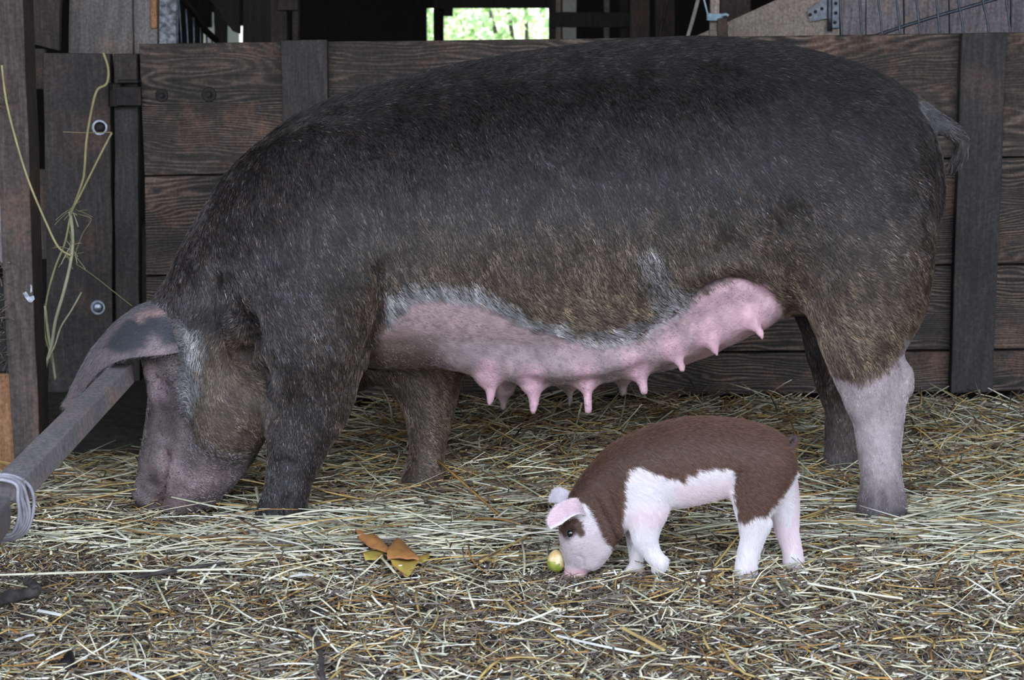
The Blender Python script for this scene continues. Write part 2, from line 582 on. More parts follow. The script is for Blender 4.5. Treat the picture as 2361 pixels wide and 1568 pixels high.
# ---------------------------------------------------------------- shrubs outside the window
def shrub(name, label, cx, cy, r, hgt, nleaf, lo, hi, group):
    root = thing(name, label, 'shrub', (cx, cy, -0.02), group)
    u = rng.normal(size=(nleaf, 3))
    u /= np.linalg.norm(u, axis=1)[:, None]
    rad = rng.uniform(0.35, 1.0, nleaf) ** 0.5
    C = np.stack([cx + u[:, 0] * r * rad, cy + u[:, 1] * r * 0.8 * rad, hgt / 2 + u[:, 2] * hgt / 2 * rad], 1)
    C[:, 2] = np.maximum(C[:, 2], 0.05)
    d = rng.normal(size=(nleaf, 3)); d[:, 2] -= 0.3
    d /= np.linalg.norm(d, axis=1)[:, None]
    s = np.cross(d, rng.normal(size=(nleaf, 3))); s /= np.linalg.norm(s, axis=1)[:, None]
    nrm = np.cross(d, s)
    ln = rng.uniform(0.05, 0.12, nleaf)[:, None]
    wd = ln * 0.28
    pts = [C, C + d * ln * 0.45 + s * wd - nrm * wd * 0.3, C + d * ln, C + d * ln * 0.45 - s * wd - nrm * wd * 0.3]
    V = np.stack(pts, 1).reshape(-1, 3)
    t = rng.uniform(0, 1, nleaf)[:, None]
    col = np.repeat(np.array(lo) * (1 - t) + np.array(hi) * t, 4, axis=0)
    Q = np.arange(nleaf * 4).reshape(-1, 4)
    fo = fast_mesh('foliage', V, Q, M_leaf, root, origin=(cx, cy, hgt / 2), colors=col)
    fo['kind'] = 'stuff'
    st = []
    for k in range(5):
        a = 2 * math.pi * k / 5 + 0.4
        P = spline([(cx + 0.05 * math.cos(a), cy + 0.05 * math.sin(a), 0.0 - 0.02), (cx + 0.25 * r * math.cos(a), cy + 0.25 * r * math.sin(a), hgt * 0.45),
                    (cx + 0.55 * r * math.cos(a), cy + 0.5 * r * math.sin(a), hgt * 0.85)], 9)
        st.append(tube_geo(P, np.linspace(0.03, 0.008, 9), 7))
    V, F = join_geo(st)
    mesh_obj('stem', V, F, M_twig, root, smooth=True)


shrub('leafy_shrub', 'bright green leafy shrub outdoors seen through the low barn window', 0.15, 12.2, 1.25, 2.6, 7000, (0.20, 0.34, 0.12), (0.62, 0.72, 0.46), 'shrubs outside the window')
shrub('leafy_shrub', 'pale blue-green shrub outdoors behind the bright green one, seen through the barn window', -0.9, 14.0, 1.3, 2.8, 5000, (0.24, 0.38, 0.22), (0.66, 0.76, 0.60), 'shrubs outside the window')

# ---------------------------------------------------------------- pen gate: boards, battens, bolts
YF = 1.10
gate = thing('pen_gate', 'dark plank pen gate with vertical battens stretching behind the sow', 'gate', at(1270, 905, YF))
rows = [((320, 101), (2440, 74), (2440, 358), (333, 404)),
        ((333, 408), (2440, 363), (2440, 606), (336, 634)),
        ((336, 638), (2440, 611), (2440, 803), (338, 822)),
        ((338, 826), (2440, 808), (2440, 900), (340, 925))]
for r_ in rows:
    board('board', *r_, YF, 0.038, M_gate, gate, wob=0.0012)
bt1 = board('batten', (648, 93), (754, 91), (760, 930), (655, 930), YF - 0.034, 0.033, M_batten, gate)
bt2 = board('batten', (2217, 77), (2322, 74), (2290, 905), (2193, 907), YF - 0.034, 0.033, M_batten, gate)


def disc(cx, cy, Y, rpx, th, n=24):
    c = at(cx, cy, Y)
    r = rpx * mpp(cy, Y)
    V, F = [], []
    prof = [(0.0, -th), (r * 0.92, -th), (r, -th * 0.6), (r, 0.0)]
    for q, (rr, yy) in enumerate(prof):
        for k in range(n):
            a = 2 * math.pi * k / n
            V.append(c + np.array([rr * math.cos(a) if rr else 0, yy, rr * math.sin(a) if rr else 0]))
    for q in range(3):
        for k in range(n):
            F.append((q * n + k, q * n + (k + 1) % n, (q + 1) * n + (k + 1) % n, (q + 1) * n + k))
    return np.array(V), F


def bolt(px, py, Y, rw, rb, m_w, m_b, parent, dome):
    V, F = disc(px, py, Y, rw, 0.003)
    w = mesh_obj('washer', V, F, m_w, parent, smooth=False)
    fix_normals(w)
    if dome:
        c = at(px, py, Y - 0.003)
        r = rb * mpp(py, Y)
        V, F = [], []
        for q in range(7):
            b_ = q / 6 * math.pi / 2
            for k in range(18):
                a = 2 * math.pi * k / 18
                V.append(c + np.array([r * math.cos(b_) * math.cos(a), -r * 0.55 * math.sin(b_), r * math.cos(b_) * math.sin(a)]))
        for q in range(6):
            for k in range(18):
                F.append((q * 18 + k, q * 18 + (k + 1) % 18, (q + 1) * 18 + (k + 1) % 18, (q + 1) * 18 + k))
        h_ = mesh_obj('bolt_head', V, F, m_b, w, smooth=True)
    else:
        V, F = disc(px, py, Y - 0.003, rb, 0.008, 6)
        V2, F2 = disc(px, py, Y - 0.011, rb * 0.5, 0.006, 14)
        V, F = join_geo([(V, F), (V2, F2)])
        h_ = mesh_obj('bolt_head', V, F, m_b, w)
    fix_normals(h_)


bolt(373, 220, YF, 15, 7, M_iron, M_iron, gate, False)
bolt(482, 218, YF, 17, 8, M_iron, M_iron, gate, False)

# hinge jamb left of the gate
jamb = thing('hinge_jamb', 'dark wide hinge plank with two shiny washers left of the pen gate', 'door jamb', at(205, 905, YF))
board('plank', (99, 122), (254, 124), (262, 905), (112, 905), YF + 0.01, 0.04, M_jamb, jamb)
board('jamb_strip', (262, 124), (316, 124), (322, 880), (268, 880), YF - 0.012, 0.05, M_jamb, jamb)
bolt(230, 294, YF + 0.01, 19, 13, M_zinc, M_iron, jamb, True)
bolt(226, 709, YF + 0.01, 18, 12, M_zinc, M_zinc, jamb, True)
# iron strap hinge: barrel and leaf
hv, hf = [], []
P = [at(268, 192, YF - 0.02), at(268, 246, YF - 0.02)]
parts = [tube_geo(spline(P, 5), 0.021, 14)]
b0, b1 = at(266, 200, YF - 0.044), at(326, 244, YF - 0.044)
parts.append(box_geo((b0[0], b0[1], b1[2]), (b1[0], b0[1] + 0.012, b0[2])))
t0, t1 = at(272, 184, YF - 0.05), at(318, 192, YF - 0.05)
parts.append(box_geo((t0[0], t0[1], t1[2]), (t1[0], t0[1] + 0.05, t0[2])))
V, F = join_geo(parts)
ho = mesh_obj('hinge', V, F, M_iron, jamb)
fix_normals(ho); bevel(ho, 0.002)

# ---------------------------------------------------------------- barn timbers left
o = board('corner_post', (-50, -420), (37, -420), (92, 1060), (30, 1060), 0.52, 0.10, M_post, wob=0.002)
tag(o, 'scuffed brown corner post with a white paint chip at the left edge', 'post')
for pts_ in ([(52, 676), (60, 672), (68, 684), (78, 682), (80, 690), (72, 698), (66, 696), (58, 686)], [(70, 655), (74, 660), (74, 672), (70, 676)]):
    Vc = [at(a_, b_, 0.5195) for a_, b_ in pts_] + [at(a_, b_, 0.5212) for a_, b_ in pts_]
    n_ = len(pts_)
    Fc = [tuple(range(n_)), tuple(range(2 * n_ - 1, n_ - 1, -1))] + [(i, i + n_, (i + 1) % n_ + n_, (i + 1) % n_) for i in range(n_)]
    fix_normals(mesh_obj('paint_chip', Vc, Fc, M_concrete, o))
o = board('hanging_board', (50, -420), (158, -420), (136, 118), (66, 100), 1.16, 0.025, M_post)
tag(o, 'brown upright board with a slanting lower end beside the corner post', 'board')
o = rect('wall_plank', 158, -420, 306, 180, 1.22, 0.03, M_pale)
tag(o, 'wide pale weathered upright plank above the hinge plank', 'plank')
o = rect('wall_plank', 308, -420, 363, 180, 1.23, 0.03, M_pale)
tag(o, 'narrow pale upright plank with a split orange edge, left of the whitewashed post', 'plank')
sp = rect('split_edge', 346, -420, 361, 66, 1.222, 0.012, M_orange, o)
sp['label'] = 'splintered orange wood edge'
o = rect('whitewashed_post', 364, -420, 406, 200, 1.75, 0.05, M_concrete)
tag(o, 'narrow whitewashed flaking post behind the gate left of the metal bars', 'post')
# slats seen through the gap between corner post and jamb
for (x0, y0, x1, y1, lab) in ((70, 112, 104, 206, 'uppermost short grey slat in the gap left of the hinge plank'),
                              (74, 390, 112, 598, 'middle short grey slat in the gap left of the hinge plank'),
                              (84, 700, 118, 800, 'lowest short grey slat in the gap left of the hinge plank')):
    o = rect('gap_slat', x0, y0, x1, y1, 1.15, 0.02, M_post)
    tag(o, lab, 'slat', 'slats in the gap left of the hinge plank')
o = rect('edge_board', -40, 396, 16, 612, 0.66, 0.02, M_grey)
tag(o, 'pale grey board edge behind the corner post at the far left', 'board')
o = rect('side_plank', -60, 862, 36, 1085, 0.66, 0.02, M_orange)
tag(o, 'orange-brown plank low behind the corner post at the far left', 'plank')
o = rect('side_plank', -60, 640, 30, 858, 0.70, 0.02, M_plank_dark)
tag(o, 'dark plank behind the corner post, directly above the orange-brown one', 'plank')

# ---------------------------------------------------------------- things behind the gate, left to right
rack = thing('wire_rack', 'slanting metal bar rack behind the gate right of the whitewashed post', 'rack', at(440, 130, 2.2))
for k, (xa, ya, xb, yb, Yk) in enumerate(((412, -10, 421, 140, 1.8), (428, 8, 436, 140, 1.95), (446, 40, 449, 140, 2.1), (462, 62, 463, 140, 2.3), (476, 75, 478, 140, 2.5), (488, 82, 492, 140, 2.7))):
    V, F = tube_geo(spline([at(xa, ya, Yk), at(xb, yb, Yk)], 4), 0.0042 if k < 3 else 0.003, 8)
    mesh_obj('bar', V, F, M_wire, rack, smooth=True)
V, F = tube_geo(spline([at(398, -30, 1.8), at(424, 5, 1.9), at(446, 30, 2.1), at(470, 66, 2.4), at(498, 92, 2.8)], 16), 0.011, 8)
mesh_obj('top_rail', V, F, M_plank_dark, rack, smooth=True)

o = board('slanted_board', (250, -320), (552, -320), (552, 78), (536, 72), 3.4, 0.03, M_plank_dark)
tag(o, 'dark slanted board over the bright gap right of the metal rack', 'board')
o = rect('door_post', 494, -420, 521, 560, 5.6, 0.06, M_plank_dark)
tag(o, 'dim brown post between two bright gaps deep in the barn', 'post')
o = rect('pale_panel', 380, -60, 552, 420, 10.5, 0.10, plain('grey_panel_board', (0.12, 0.115, 0.115), 0.8, 0, 0.2, 8, 0.1))
tag(o, 'pale grey panel seen through the small bright gap behind the dim brown post', 'panel')
o = rect('timber_post', 560, -420, 626, 140, 3.0, 0.10, M_plank_dark)
tag(o, 'dark broad timber post left of the doubled grey post behind the gate', 'post')
dp = thing('doubled_post', 'doubled grey timber post with a crosspiece at the left of the black gap', 'post', at(655, 140, 2.6))
rect('upright', 624, -420, 661, 140, 2.6, 0.05, M_post, dp)
rect('upright', 674, -420, 688, 140, 2.6, 0.05, M_post, dp)
rect('crosspiece', 640, -420, 687, 24, 2.58, 0.02, M_post, dp)

# frame right of the window
fr = thing('hay_feeder_frame', 'dim wooden frame with a wide crossbar right of the bright window', 'frame', at(1355, 140, 4.6))
rect('upright', 1266, -420, 1282, 140, 4.6, 0.05, M_plank_dark, fr)
rect('upright', 1430, -420, 1449, 140, 4.6, 0.05, M_plank_dark, fr)
rect('crossbar', 1266, 28, 1452, 63, 4.57, 0.028, M_plank_dark, fr)
o = rect('white_upright', 1297, -420, 1329, 140, 6.2, 0.05, M_white)
tag(o, 'broad white upright behind the crossbar of the wooden frame', 'upright')
o = rect('tan_upright', 1280, -420, 1294, 140, 6.2, 0.05, M_tan)
tag(o, 'tan upright touching the left side of the broad white one', 'upright')
o = rect('grey_upright', 1393, -420, 1405, 140, 6.0, 0.04, M_grey)
tag(o, 'thin pale grey upright behind the crossbar of the wooden frame', 'upright')
o = rect('timber_post', 1454, -420, 1499, 140, 3.6, 0.06, M_post)
tag(o, 'grey-brown timber post just right of the wooden frame', 'post')
o = rect('timber_post', 1511, -420, 1556, 140, 3.3, 0.06, M_post)
tag(o, 'grey-brown timber post with a leaning stick, left of the black gap', 'post')
V, F = tube_geo(spline([at(1517, 140, 3.15), at(1521, 80, 3.17), at(1580, -160, 3.28)], 8), 0.006, 8)
o = mesh_obj('leaning_stick', V, F, M_post, smooth=True)
tag(o, 'thin brown stick leaning on the timber post left of the black gap', 'stick')
V, F = tube_geo(spline([at(1560, 140, 2.1), at(1587, 82, 2.15), at(1672, -240, 2.6)], 8), 0.0065, 10)
o = mesh_obj('tilted_pole', V, F, M_white, smooth=True)
tag(o, 'slim white pole tilted to the right before the black gap', 'pole')
o = rect('short_post', 1637, -420, 1660, 140, 1.75, 0.03, M_tan)
tag(o, 'pale slim post tied with light blue cord', 'post')
o = rect('backing_post', 1661, -420, 1732, 60, 2.3, 0.05, M_post)
tag(o, 'dark post behind the blue-tied slim one, above the tan plywood', 'post')
parts = []
for k in range(4):
    y_ = 33 + k * 4
    ring = [at(1632, y_, 1.73), at(1648, y_ + 1, 1.724), at(1662, y_ + 1, 1.728), at(1664, y_, 1.77), at(1648, y_ - 1, 1.80), at(1633, y_ - 1, 1.78)]
    parts.append(tube_geo(spline(ring + [ring[0]], 24), 0.0035, 7))
parts.append(tube_geo(spline([at(1634, 40, 1.73), at(1628, 18, 1.74), at(1620, -15, 1.75)], 10), 0.003, 7))
parts.append(tube_geo(spline([at(1662, 38, 1.73), at(1672, 33, 1.72), at(1680, 36, 1.72)], 8), 0.004, 7))
V, F = join_geo(parts)
o = mesh_obj('tie_cord', V, F, M_cord, smooth=True)
tag(o, 'light blue cord knotted around the slim pale post', 'cord')
# tan plywood with a slanted top edge
o = board('plywood_sheet', (1540, 112), (1936, -66), (1936, 160), (1540, 160), 1.86, 0.02, M_tan, wob=0.0005)
tag(o, 'tan plywood sheet with a sloping top edge right of the slim tied post', 'plywood')
o = rect('batten_stub', 1655, 42, 1678, 150, 1.70, 0.02, M_post)
tag(o, 'short brown stub standing under the blue cord', 'batten')
# strap hinge on the plywood
hg = thing('tee_hinge', 'grey steel tee hinge screwed to the right end of the tan plywood', 'hinge', at(1895, 75, 1.85))
tri = [(1862, 24), (1868, 50), (1910, 42), (1910, -6), (1900, -4)]
n = len(tri)
V = [at(*t, 1.846) for t in tri] + [at(*t, 1.856) for t in tri]
F = [tuple(range(n)), tuple(range(2 * n - 1, n - 1, -1))] + [(i, i + n, (i + 1) % n + n, (i + 1) % n) for i in range(n)]
fix_normals(mesh_obj('strap', V, F, M_steel, hg))
rect('plate', 1916, -25, 1936, 66, 1.846, 0.008, M_steel, hg, wob=0)
V, F = tube_geo(spline([at(1913, -30, 1.845), at(1913, 72, 1.845)], 4), 0.008, 12)
mesh_obj('pin', V, F, M_wire, hg, smooth=True)
for (sx_, sy_) in ((1880, 27), (1895, 20), (1868, 34), (1927, 8), (1927, 30), (1925, 52)):
    V, F = disc(sx_, sy_, 1.846, 4, 0.003, 12)
    fix_normals(mesh_obj('screw', V, F, M_iron, hg))
# grey plank wall with wire panel in front
for k, (x0, x1, lab) in enumerate(((1938, 1996, 'grey weathered plank next to the tee hinge behind the wire fence'), (1998, 2083, 'second grey weathered plank from the tee hinge, behind the wire fence'),
                                   (2085, 2188, 'third grey weathered plank from the tee hinge, behind the wire fence'), (2190, 2330, 'broad grey weathered plank behind the end of the diagonal rod'),
                                   (2332, 2450, 'grey weathered plank at the right edge beyond the wires'))):
    o = rect('wall_plank', x0, -420, x1, 160, 1.92, 0.025, M_grey)
    tag(o, lab, 'plank', 'grey planks behind the wire fence')
wp = thing('wire_fence', 'grey vertical wire fence with a diagonal rod above the gate at right', 'wire fence', at(2140, 120, 1.5))
for (xa, xb) in ((1936, 1939), (1981, 1986), (2024, 2034), (2066, 2075), (2112, 2120), (2158, 2166), (2208, 2222), (2264, 2282), (2318, 2330)):
    V, F = tube_geo(spline([at(xa - 10, -420, 1.55), at(xa, -30, 1.55), at((xa + xb) / 2 + 1, 35, 1.55), at(xb + 4, 120, 1.55)], 9), 0.0032, 8)
    mesh_obj('wire', V, F, M_wire, wp, smooth=True)
V, F = tube_geo(spline([at(1990, 92, 1.60), at(2120, 49, 1.60), at(2240, 14, 1.60), at(2420, -38, 1.60)], 12), 0.005, 8)
mesh_obj('diagonal_rod', V, F, M_wire, wp, smooth=True)

# ---------------------------------------------------------------- rail, block and twine at lower left
rl = [at(257, 838, 0.06), at(304, 838, 0.06), at(311, 882, 0.06), at(262, 882, 0.06)]
rn = [at(-14, 1103, -0.70), at(56, 1103, -0.70), at(63, 1157, -0.70), at(-8, 1157, -0.70)]
V = rl + rn
F = [(0, 1, 2, 3), (7, 6, 5, 4)] + [(i, i + 4, (i + 1) % 4 + 4, (i + 1) % 4) for i in range(4)]
o = mesh_obj('pen_rail', V, F, M_rail)
fix_normals(o); bevel(o, 0.003, 2)
tag(o, 'square grey wooden rail pointing toward the camera, under the ear of the sow', 'rail')
bl0 = [at(-70, 1140, -0.76), at(26, 1145, -0.76), at(26, 1218, -0.76), at(-70, 1213, -0.76)]
bl1 = [at(-260, 1330, -1.25), at(-110, 1335, -1.25), at(-110, 1440, -1.25), at(-260, 1435, -1.25)]
V = bl0 + bl1
o = mesh_obj('rail_end', V, F, M_rail)
fix_normals(o); bevel(o, 0.005, 2)
tag(o, 'near end of a wooden rail at the left edge inside the twine loops', 'rail')
parts = []
for k in range(6):
    j = [random.uniform(-3, 3) for _ in range(8)]
    Yk = -0.745 + 0.009 * k
    sx = (0.66, 0.72, 0.78, 0.84, 0.92, 1.08)[k]
    sy = (0.90, 0.93, 0.92, 0.96, 0.98, 1.02)[k]
    base = [(-60, 1102), (10, 1098), (52, 1112), (66, 1150), (68, 1195), (50, 1232), (10, 1245), (-60, 1248), (-82, 1175)]
    ring = []
    for q, (a_, b_) in enumerate(base):
        ring.append(at(a_ * sx + j[q % 8] + 4 * math.sin(k + q), 1172 + (b_ - 1172) * sy + j[(q + 3) % 8], Yk + 0.004 * math.sin(q * 1.3 + k)))
    parts.append(tube_geo(spline(ring + [ring[0]], 48), 0.0032, 8))
V, F = join_geo(parts)
o = mesh_obj('twine_loops', V, F, M_twine, smooth=True)
tag(o, 'several loops of grey twine wound around the rail at the left edge', 'twine')

# ================================================================ animals


class Field:
    def __init__(self, lo, hi, h):
        self.h = h
        self.lo = np.array(lo, float)
        self.n = np.ceil((np.array(hi) - self.lo) / h).astype(int) + 1
        self.F = np.full(tuple(self.n), 1.0, np.float32)
        self.ax = [self.lo[i] + h * np.arange(self.n[i]) for i in range(3)]

    def tube(self, pts, k=0.03, n=None, cut=False):
        """pts rows: px, py, radius px, Y, half-width in Y (m).  Elliptical swept body, smooth-joined to the rest"""
        rows = []
        for (px, py, r, Y, ry) in pts:
            rows.append([*at(px, py, Y), r * mpp(py, Y), ry])
        rows = np.array(rows)
        if len(rows) > 1:
            rows = spline(rows, n or 4 * len(rows))
        mr = max(rows[:, 3].max(), rows[:, 4].max()) * 1.25 + 2.5 * k
        sl = []
        for i in range(3):
            a = int(np.clip((rows[:, i].min() - mr - self.lo[i]) / self.h, 0, self.n[i] - 1))
            b = int(np.clip((rows[:, i].max() + mr - self.lo[i]) / self.h + 1, 1, self.n[i]))
            sl.append(slice(a, b))
        x = self.ax[0][sl[0]][:, None, None]
        y = self.ax[1][sl[1]][None, :, None]
        z = self.ax[2][sl[2]][None, None, :]
        D = None
        if len(rows) == 1:
            rows = np.concatenate([rows, rows + np.array([1e-5, 0, 1e-5, 0, 0])])
        for A, B in zip(rows[:-1], rows[1:]):
            dx, dz = B[0] - A[0], B[2] - A[2]
            t = np.clip(((x - A[0]) * dx + (z - A[2]) * dz) / (dx * dx + dz * dz + 1e-12), 0, 1)
            r = A[3] + (B[3] - A[3]) * t
            ry = A[4] + (B[4] - A[4]) * t
            e2 = (x - A[0] - t * dx) ** 2 + (z - A[2] - t * dz) ** 2
            v2 = (y - A[1] - (B[1] - A[1]) * t) ** 2
            k0 = np.sqrt(e2 / r ** 2 + v2 / ry ** 2) + 1e-9
            k1 = np.sqrt(e2 / r ** 4 + v2 / ry ** 4) + 1e-9
            d = k0 * (k0 - 1) / k1
            D = d if D is None else np.minimum(D, d)
        S = self.F[tuple(sl)]
        if cut:
            D = -D
            hh = np.clip(0.5 - 0.5 * (S - D) / k, 0, 1)
            self.F[tuple(sl)] = (S * (1 - hh) + D * hh + k * hh * (1 - hh)).astype(np.float32)
        else:
            hh = np.clip(0.5 + 0.5 * (S - D) / k, 0, 1)
            self.F[tuple(sl)] = (S * (1 - hh) + D * hh - k * hh * (1 - hh)).astype(np.float32)

    def mesh(self, smooth=4):
        F = self.F
        s = F < 0
        corners = [(a, b, c) for a in (0, 1) for b in (0, 1) for c in (0, 1)]
        nx, ny, nz = F.shape
        cnt = np.zeros((nx - 1, ny - 1, nz - 1), np.int8)
        for a, b, c in corners:
            cnt += s[a:nx - 1 + a, b:ny - 1 + b, c:nz - 1 + c]
        act = (cnt > 0) & (cnt < 8)
        idx = np.argwhere(act)
        ids = np.full(act.shape, -1, np.int64)
        ids[tuple(idx.T)] = np.arange(len(idx))
        acc = np.zeros((len(idx), 3))
        num = np.zeros(len(idx))
        for a in corners:
            for ax in range(3):
                if a[ax]:
                    continue
                b = list(a); b[ax] = 1
                fa = F[tuple((idx + a).T)]
                fb = F[tuple((idx + b).T)]
                cr = (fa < 0) != (fb < 0)
                t = np.where(cr, fa / np.where(cr, fa - fb, 1), 0)
                p = np.array(a, float)[None, :] + t[:, None] * np.eye(3)[ax][None, :]
                acc += p * cr[:, None]
                num += cr
        V = self.lo + self.h * (idx + acc / num[:, None])
        Q = []
        for ax in range(3):
            u, v = [(1, 2), (2, 0), (0, 1)][ax]
            sl0 = [slice(1, -1)] * 3; sl1 = [slice(1, -1)] * 3
            sl0[ax] = slice(0, -1); sl1[ax] = slice(1, None)
            d = s[tuple(sl0)] != s[tuple(sl1)]
            e_ = np.argwhere(d)
            off = np.array([1, 1, 1]); off[ax] = 0
            e_ = e_ + off
            inside = s[tuple(e_.T)]
            q = []
            for du, dv in ((-1, -1), (0, -1), (0, 0), (-1, 0)):
                w = e_.copy(); w[:, u] += du; w[:, v] += dv
                q.append(ids[tuple(w.T)])
            q = np.stack(q, 1)
            q[~inside] = q[~inside][:, ::-1]
            Q.append(q)
        Q = np.concatenate(Q)
        Q = Q[(Q >= 0).all(1)]
        E_ = np.concatenate([Q[:, [0, 1]], Q[:, [1, 2]], Q[:, [2, 3]], Q[:, [3, 0]]])
        for it in range(smooth * 2):
            lam = 0.5 if it % 2 == 0 else -0.52
            S = np.zeros_like(V); C = np.zeros(len(V))
            np.add.at(S, E_[:, 0], V[E_[:, 1]]); np.add.at(C, E_[:, 0], 1)
            np.add.at(S, E_[:, 1], V[E_[:, 0]]); np.add.at(C, E_[:, 1], 1)
            V = V + lam * (S / np.maximum(C, 1)[:, None] - V)
        return V, Q


def vnormals(V, Q):
    n = np.cross(V[Q[:, 2]] - V[Q[:, 0]], V[Q[:, 3]] - V[Q[:, 1]])
    N = np.zeros_like(V)
    for k in range(4):
        np.add.at(N, Q[:, k], n)
    return N / (np.linalg.norm(N, axis=1)[:, None] + 1e-12)


def seg_dist(x, y, line):
    """distance in px from points to a polyline, and the parameter 0..1 along it"""
    best = np.full(x.shape, 1e9); bt = np.zeros(x.shape)
    n = len(line) - 1
    for i in range(n):
        ax, ay = line[i]; bx_, by_ = line[i + 1]
        dx, dy = bx_ - ax, by_ - ay
        t = np.clip(((x - ax) * dx + (y - ay) * dy) / (dx * dx + dy * dy + 1e-9), 0, 1)
        d = np.hypot(x - ax - t * dx, y - ay - t * dy)
        c = d < best
        best[c] = d[c]; bt[c] = (i + t[c]) / n
    return best, bt


def poly_sd(x, y, poly):
    """signed distance in px, negative inside"""
    ins = np.zeros(x.shape, bool)
    n = len(poly)
    best = np.full(x.shape, 1e9)
    for i in range(n):
        ax, ay = poly[i]; bx_, by_ = poly[(i + 1) % n]
        dx, dy = bx_ - ax, by_ - ay
        t = np.clip(((x - ax) * dx + (y - ay) * dy) / (dx * dx + dy * dy + 1e-9), 0, 1)
        best = np.minimum(best, np.hypot(x - ax - t * dx, y - ay - t * dy))
        c = ((ay > y) != (by_ > y)) & (x < (bx_ - ax) * (y - ay) / (by_ - ay + 1e-12) + ax)
        ins ^= c
    return np.where(ins, -best, best)


def mask(x, y, poly, soft=8.0, jit=0):
    return 1 - sstep(-soft, soft, poly_sd(x, y, poly) + jit)


def sculpt(V, Q, strokes, yc):
    """press folds into / pull bulges out of the near side: rows (polyline px, width px, depth m)"""
    for line, w, dep in strokes:
        N = vnormals(V, Q)
        x, y = proj(V)
        d, t = seg_dist(x, y, line)
        near = sstep(0.05, 0.45, -N[:, 1]) * (V[:, 1] < yc + 0.02)
        fade = sstep(0, 0.18, t) * (1 - sstep(0.82, 1, t)) if len(line) > 2 else 1
        a = dep * np.exp(-(d / w) ** 2) * near * fade
        V = V + N * a[:, None]
    return V


def make_hair(name, V, Q, parent, m, coat, n, flow, seed, rad=0.00035, npt=4, lift=0.22, curl=0.2, only=None):
    r_ = np.random.default_rng(seed)
    N = vnormals(V, Q)
    T = np.concatenate([Q[:, [0, 1, 2]], Q[:, [0, 2, 3]]])
    A = np.linalg.norm(np.cross(V[T[:, 1]] - V[T[:, 0]], V[T[:, 2]] - V[T[:, 0]]), axis=1) / 2
    C = V[T].mean(1)
    nn = N[T].mean(1)
    view = CAM - C
    view /= np.linalg.norm(view, axis=1)[:, None]
    face = (nn * view).sum(1)
    Wt = A * np.where(face > -0.35, 1.0, 0.12)
    if only is not None:
        Wt = Wt * only(C)
    k = r_.choice(len(T), n, p=Wt / Wt.sum())
    b = r_.dirichlet((1, 1, 1), n)
    P = (V[T[k]] * b[:, :, None]).sum(1)
    NN = (N[T[k]] * b[:, :, None]).sum(1)
    NN /= np.linalg.norm(NN, axis=1)[:, None]
    col, dens, ln = coat(P, NN, r_)
    keep = r_.uniform(size=n) < dens
    P, NN, col, ln = P[keep], NN[keep], col[keep], ln[keep]
    n = len(P)
    D = flow(P, NN) + r_.normal(size=(n, 3)) * curl + 0.22 * np.stack([vnoise(P, 22, 31), 0 * P[:, 0], vnoise(P, 22, 32)], 1)
    D = D - NN * (D * NN).sum(1)[:, None]
    D /= np.linalg.norm(D, axis=1)[:, None] + 1e-9
    ln = ln * r_.uniform(0.6, 1.25, n)
    lf = lift * r_.uniform(0.4, 1.8, n)
    pts = np.zeros((n, npt, 3))
    for i in range(npt):
        s = i / (npt - 1)
        pts[:, i] = P + NN * (0.0013 * s - 0.0005) + D * (ln * s)[:, None] + NN * (ln * lf * (s - 0.55 * s * s))[:, None]
    org = wloc(parent)
    hc = bpy.data.hair_curves.new(name)
    hc.add_curves([npt] * n)
    hc.points.foreach_set('position', (pts - org).astype(np.float32).ravel())
    rr = np.tile(rad * np.linspace(1, 0.25, npt), (n, 1)) * r_.uniform(0.7, 1.3, (n, 1))
    at_r = hc.attributes.get('radius') or hc.attributes.new('radius', 'FLOAT', 'POINT')
    at_r.data.foreach_set('value', rr.astype(np.float32).ravel())
    ac = hc.attributes.new('tone', 'FLOAT_COLOR', 'CURVE')
    c4 = np.ones((n, 4), np.float32); c4[:, :3] = np.clip(col, 0.002, 1)
    ac.data.foreach_set('color', c4.ravel())
    hc.materials.append(m)
    o = bpy.data.objects.new(name, hc)
    COL.objects.link(o)
    o.parent = parent
    o['kind'] = 'stuff'
    return o


def lerp(a, b, t):
    return np.asarray(a) * (1 - t)[:, None] + np.asarray(b) * t[:, None]


# ---------------------------------------------------------------- the sow
YC = 0.17
fs = Field((-1.0, -0.24, -0.06), (1.12, 0.60, 1.10), 0.0085)
# trunk
fs.tube([(760, 540, 258, .16, .245), (850, 532, 312, .17, .272), (1000, 511, 336, .17, .29), (1150, 502, 362, .17, .30), (1300, 495, 380, .17, .305),
         (1450, 482, 386, .17, .30), (1600, 440, 352, .17, .285), (1740, 420, 322, .17, .275), (1880, 428, 292, .17, .255)], k=0.02, n=44)
# shoulders and neck
fs.tube([(770, 480, 190, .03, .10), (735, 620, 165, -.01, .10), (712, 780, 128, -.01, .095)], k=0.06)
fs.tube([(770, 480, 190, .30, .10), (770, 620, 165, .31, .10), (800, 780, 128, .29, .095)], k=0.06)
fs.tube([(760, 540, 252, .16, .245), (700, 545, 226, .15, .230), (640, 575, 193, .14, .21), (572, 635, 166, .13, .187), (512, 722, 148, .125, .165), (474, 800, 138, .12, .145)], k=0.02, n=26)
# rump and near thigh
fs.tube([(1930, 420, 215, .05, .14), (1985, 560, 170, .01, .125), (1995, 660, 148, .0, .11), (1992, 740, 116, -.005, .09), (1990, 800, 93, -.01, .07), (2006, 862, 84, -.015, .058),
         (2018, 910, 74, -.02, .05), (2027, 965, 60, -.02, .044), (2027, 1040, 50, -.025, .04), (2031, 1100, 47, -.03, .042), (2033, 1150, 55, -.035, .052), (2028, 1185, 56, -.04, .054)], k=0.045, n=44)
fs.tube([(2088, 860, 18, -.02, .022), (2085, 892, 22, -.02, .024)], k=0.02)
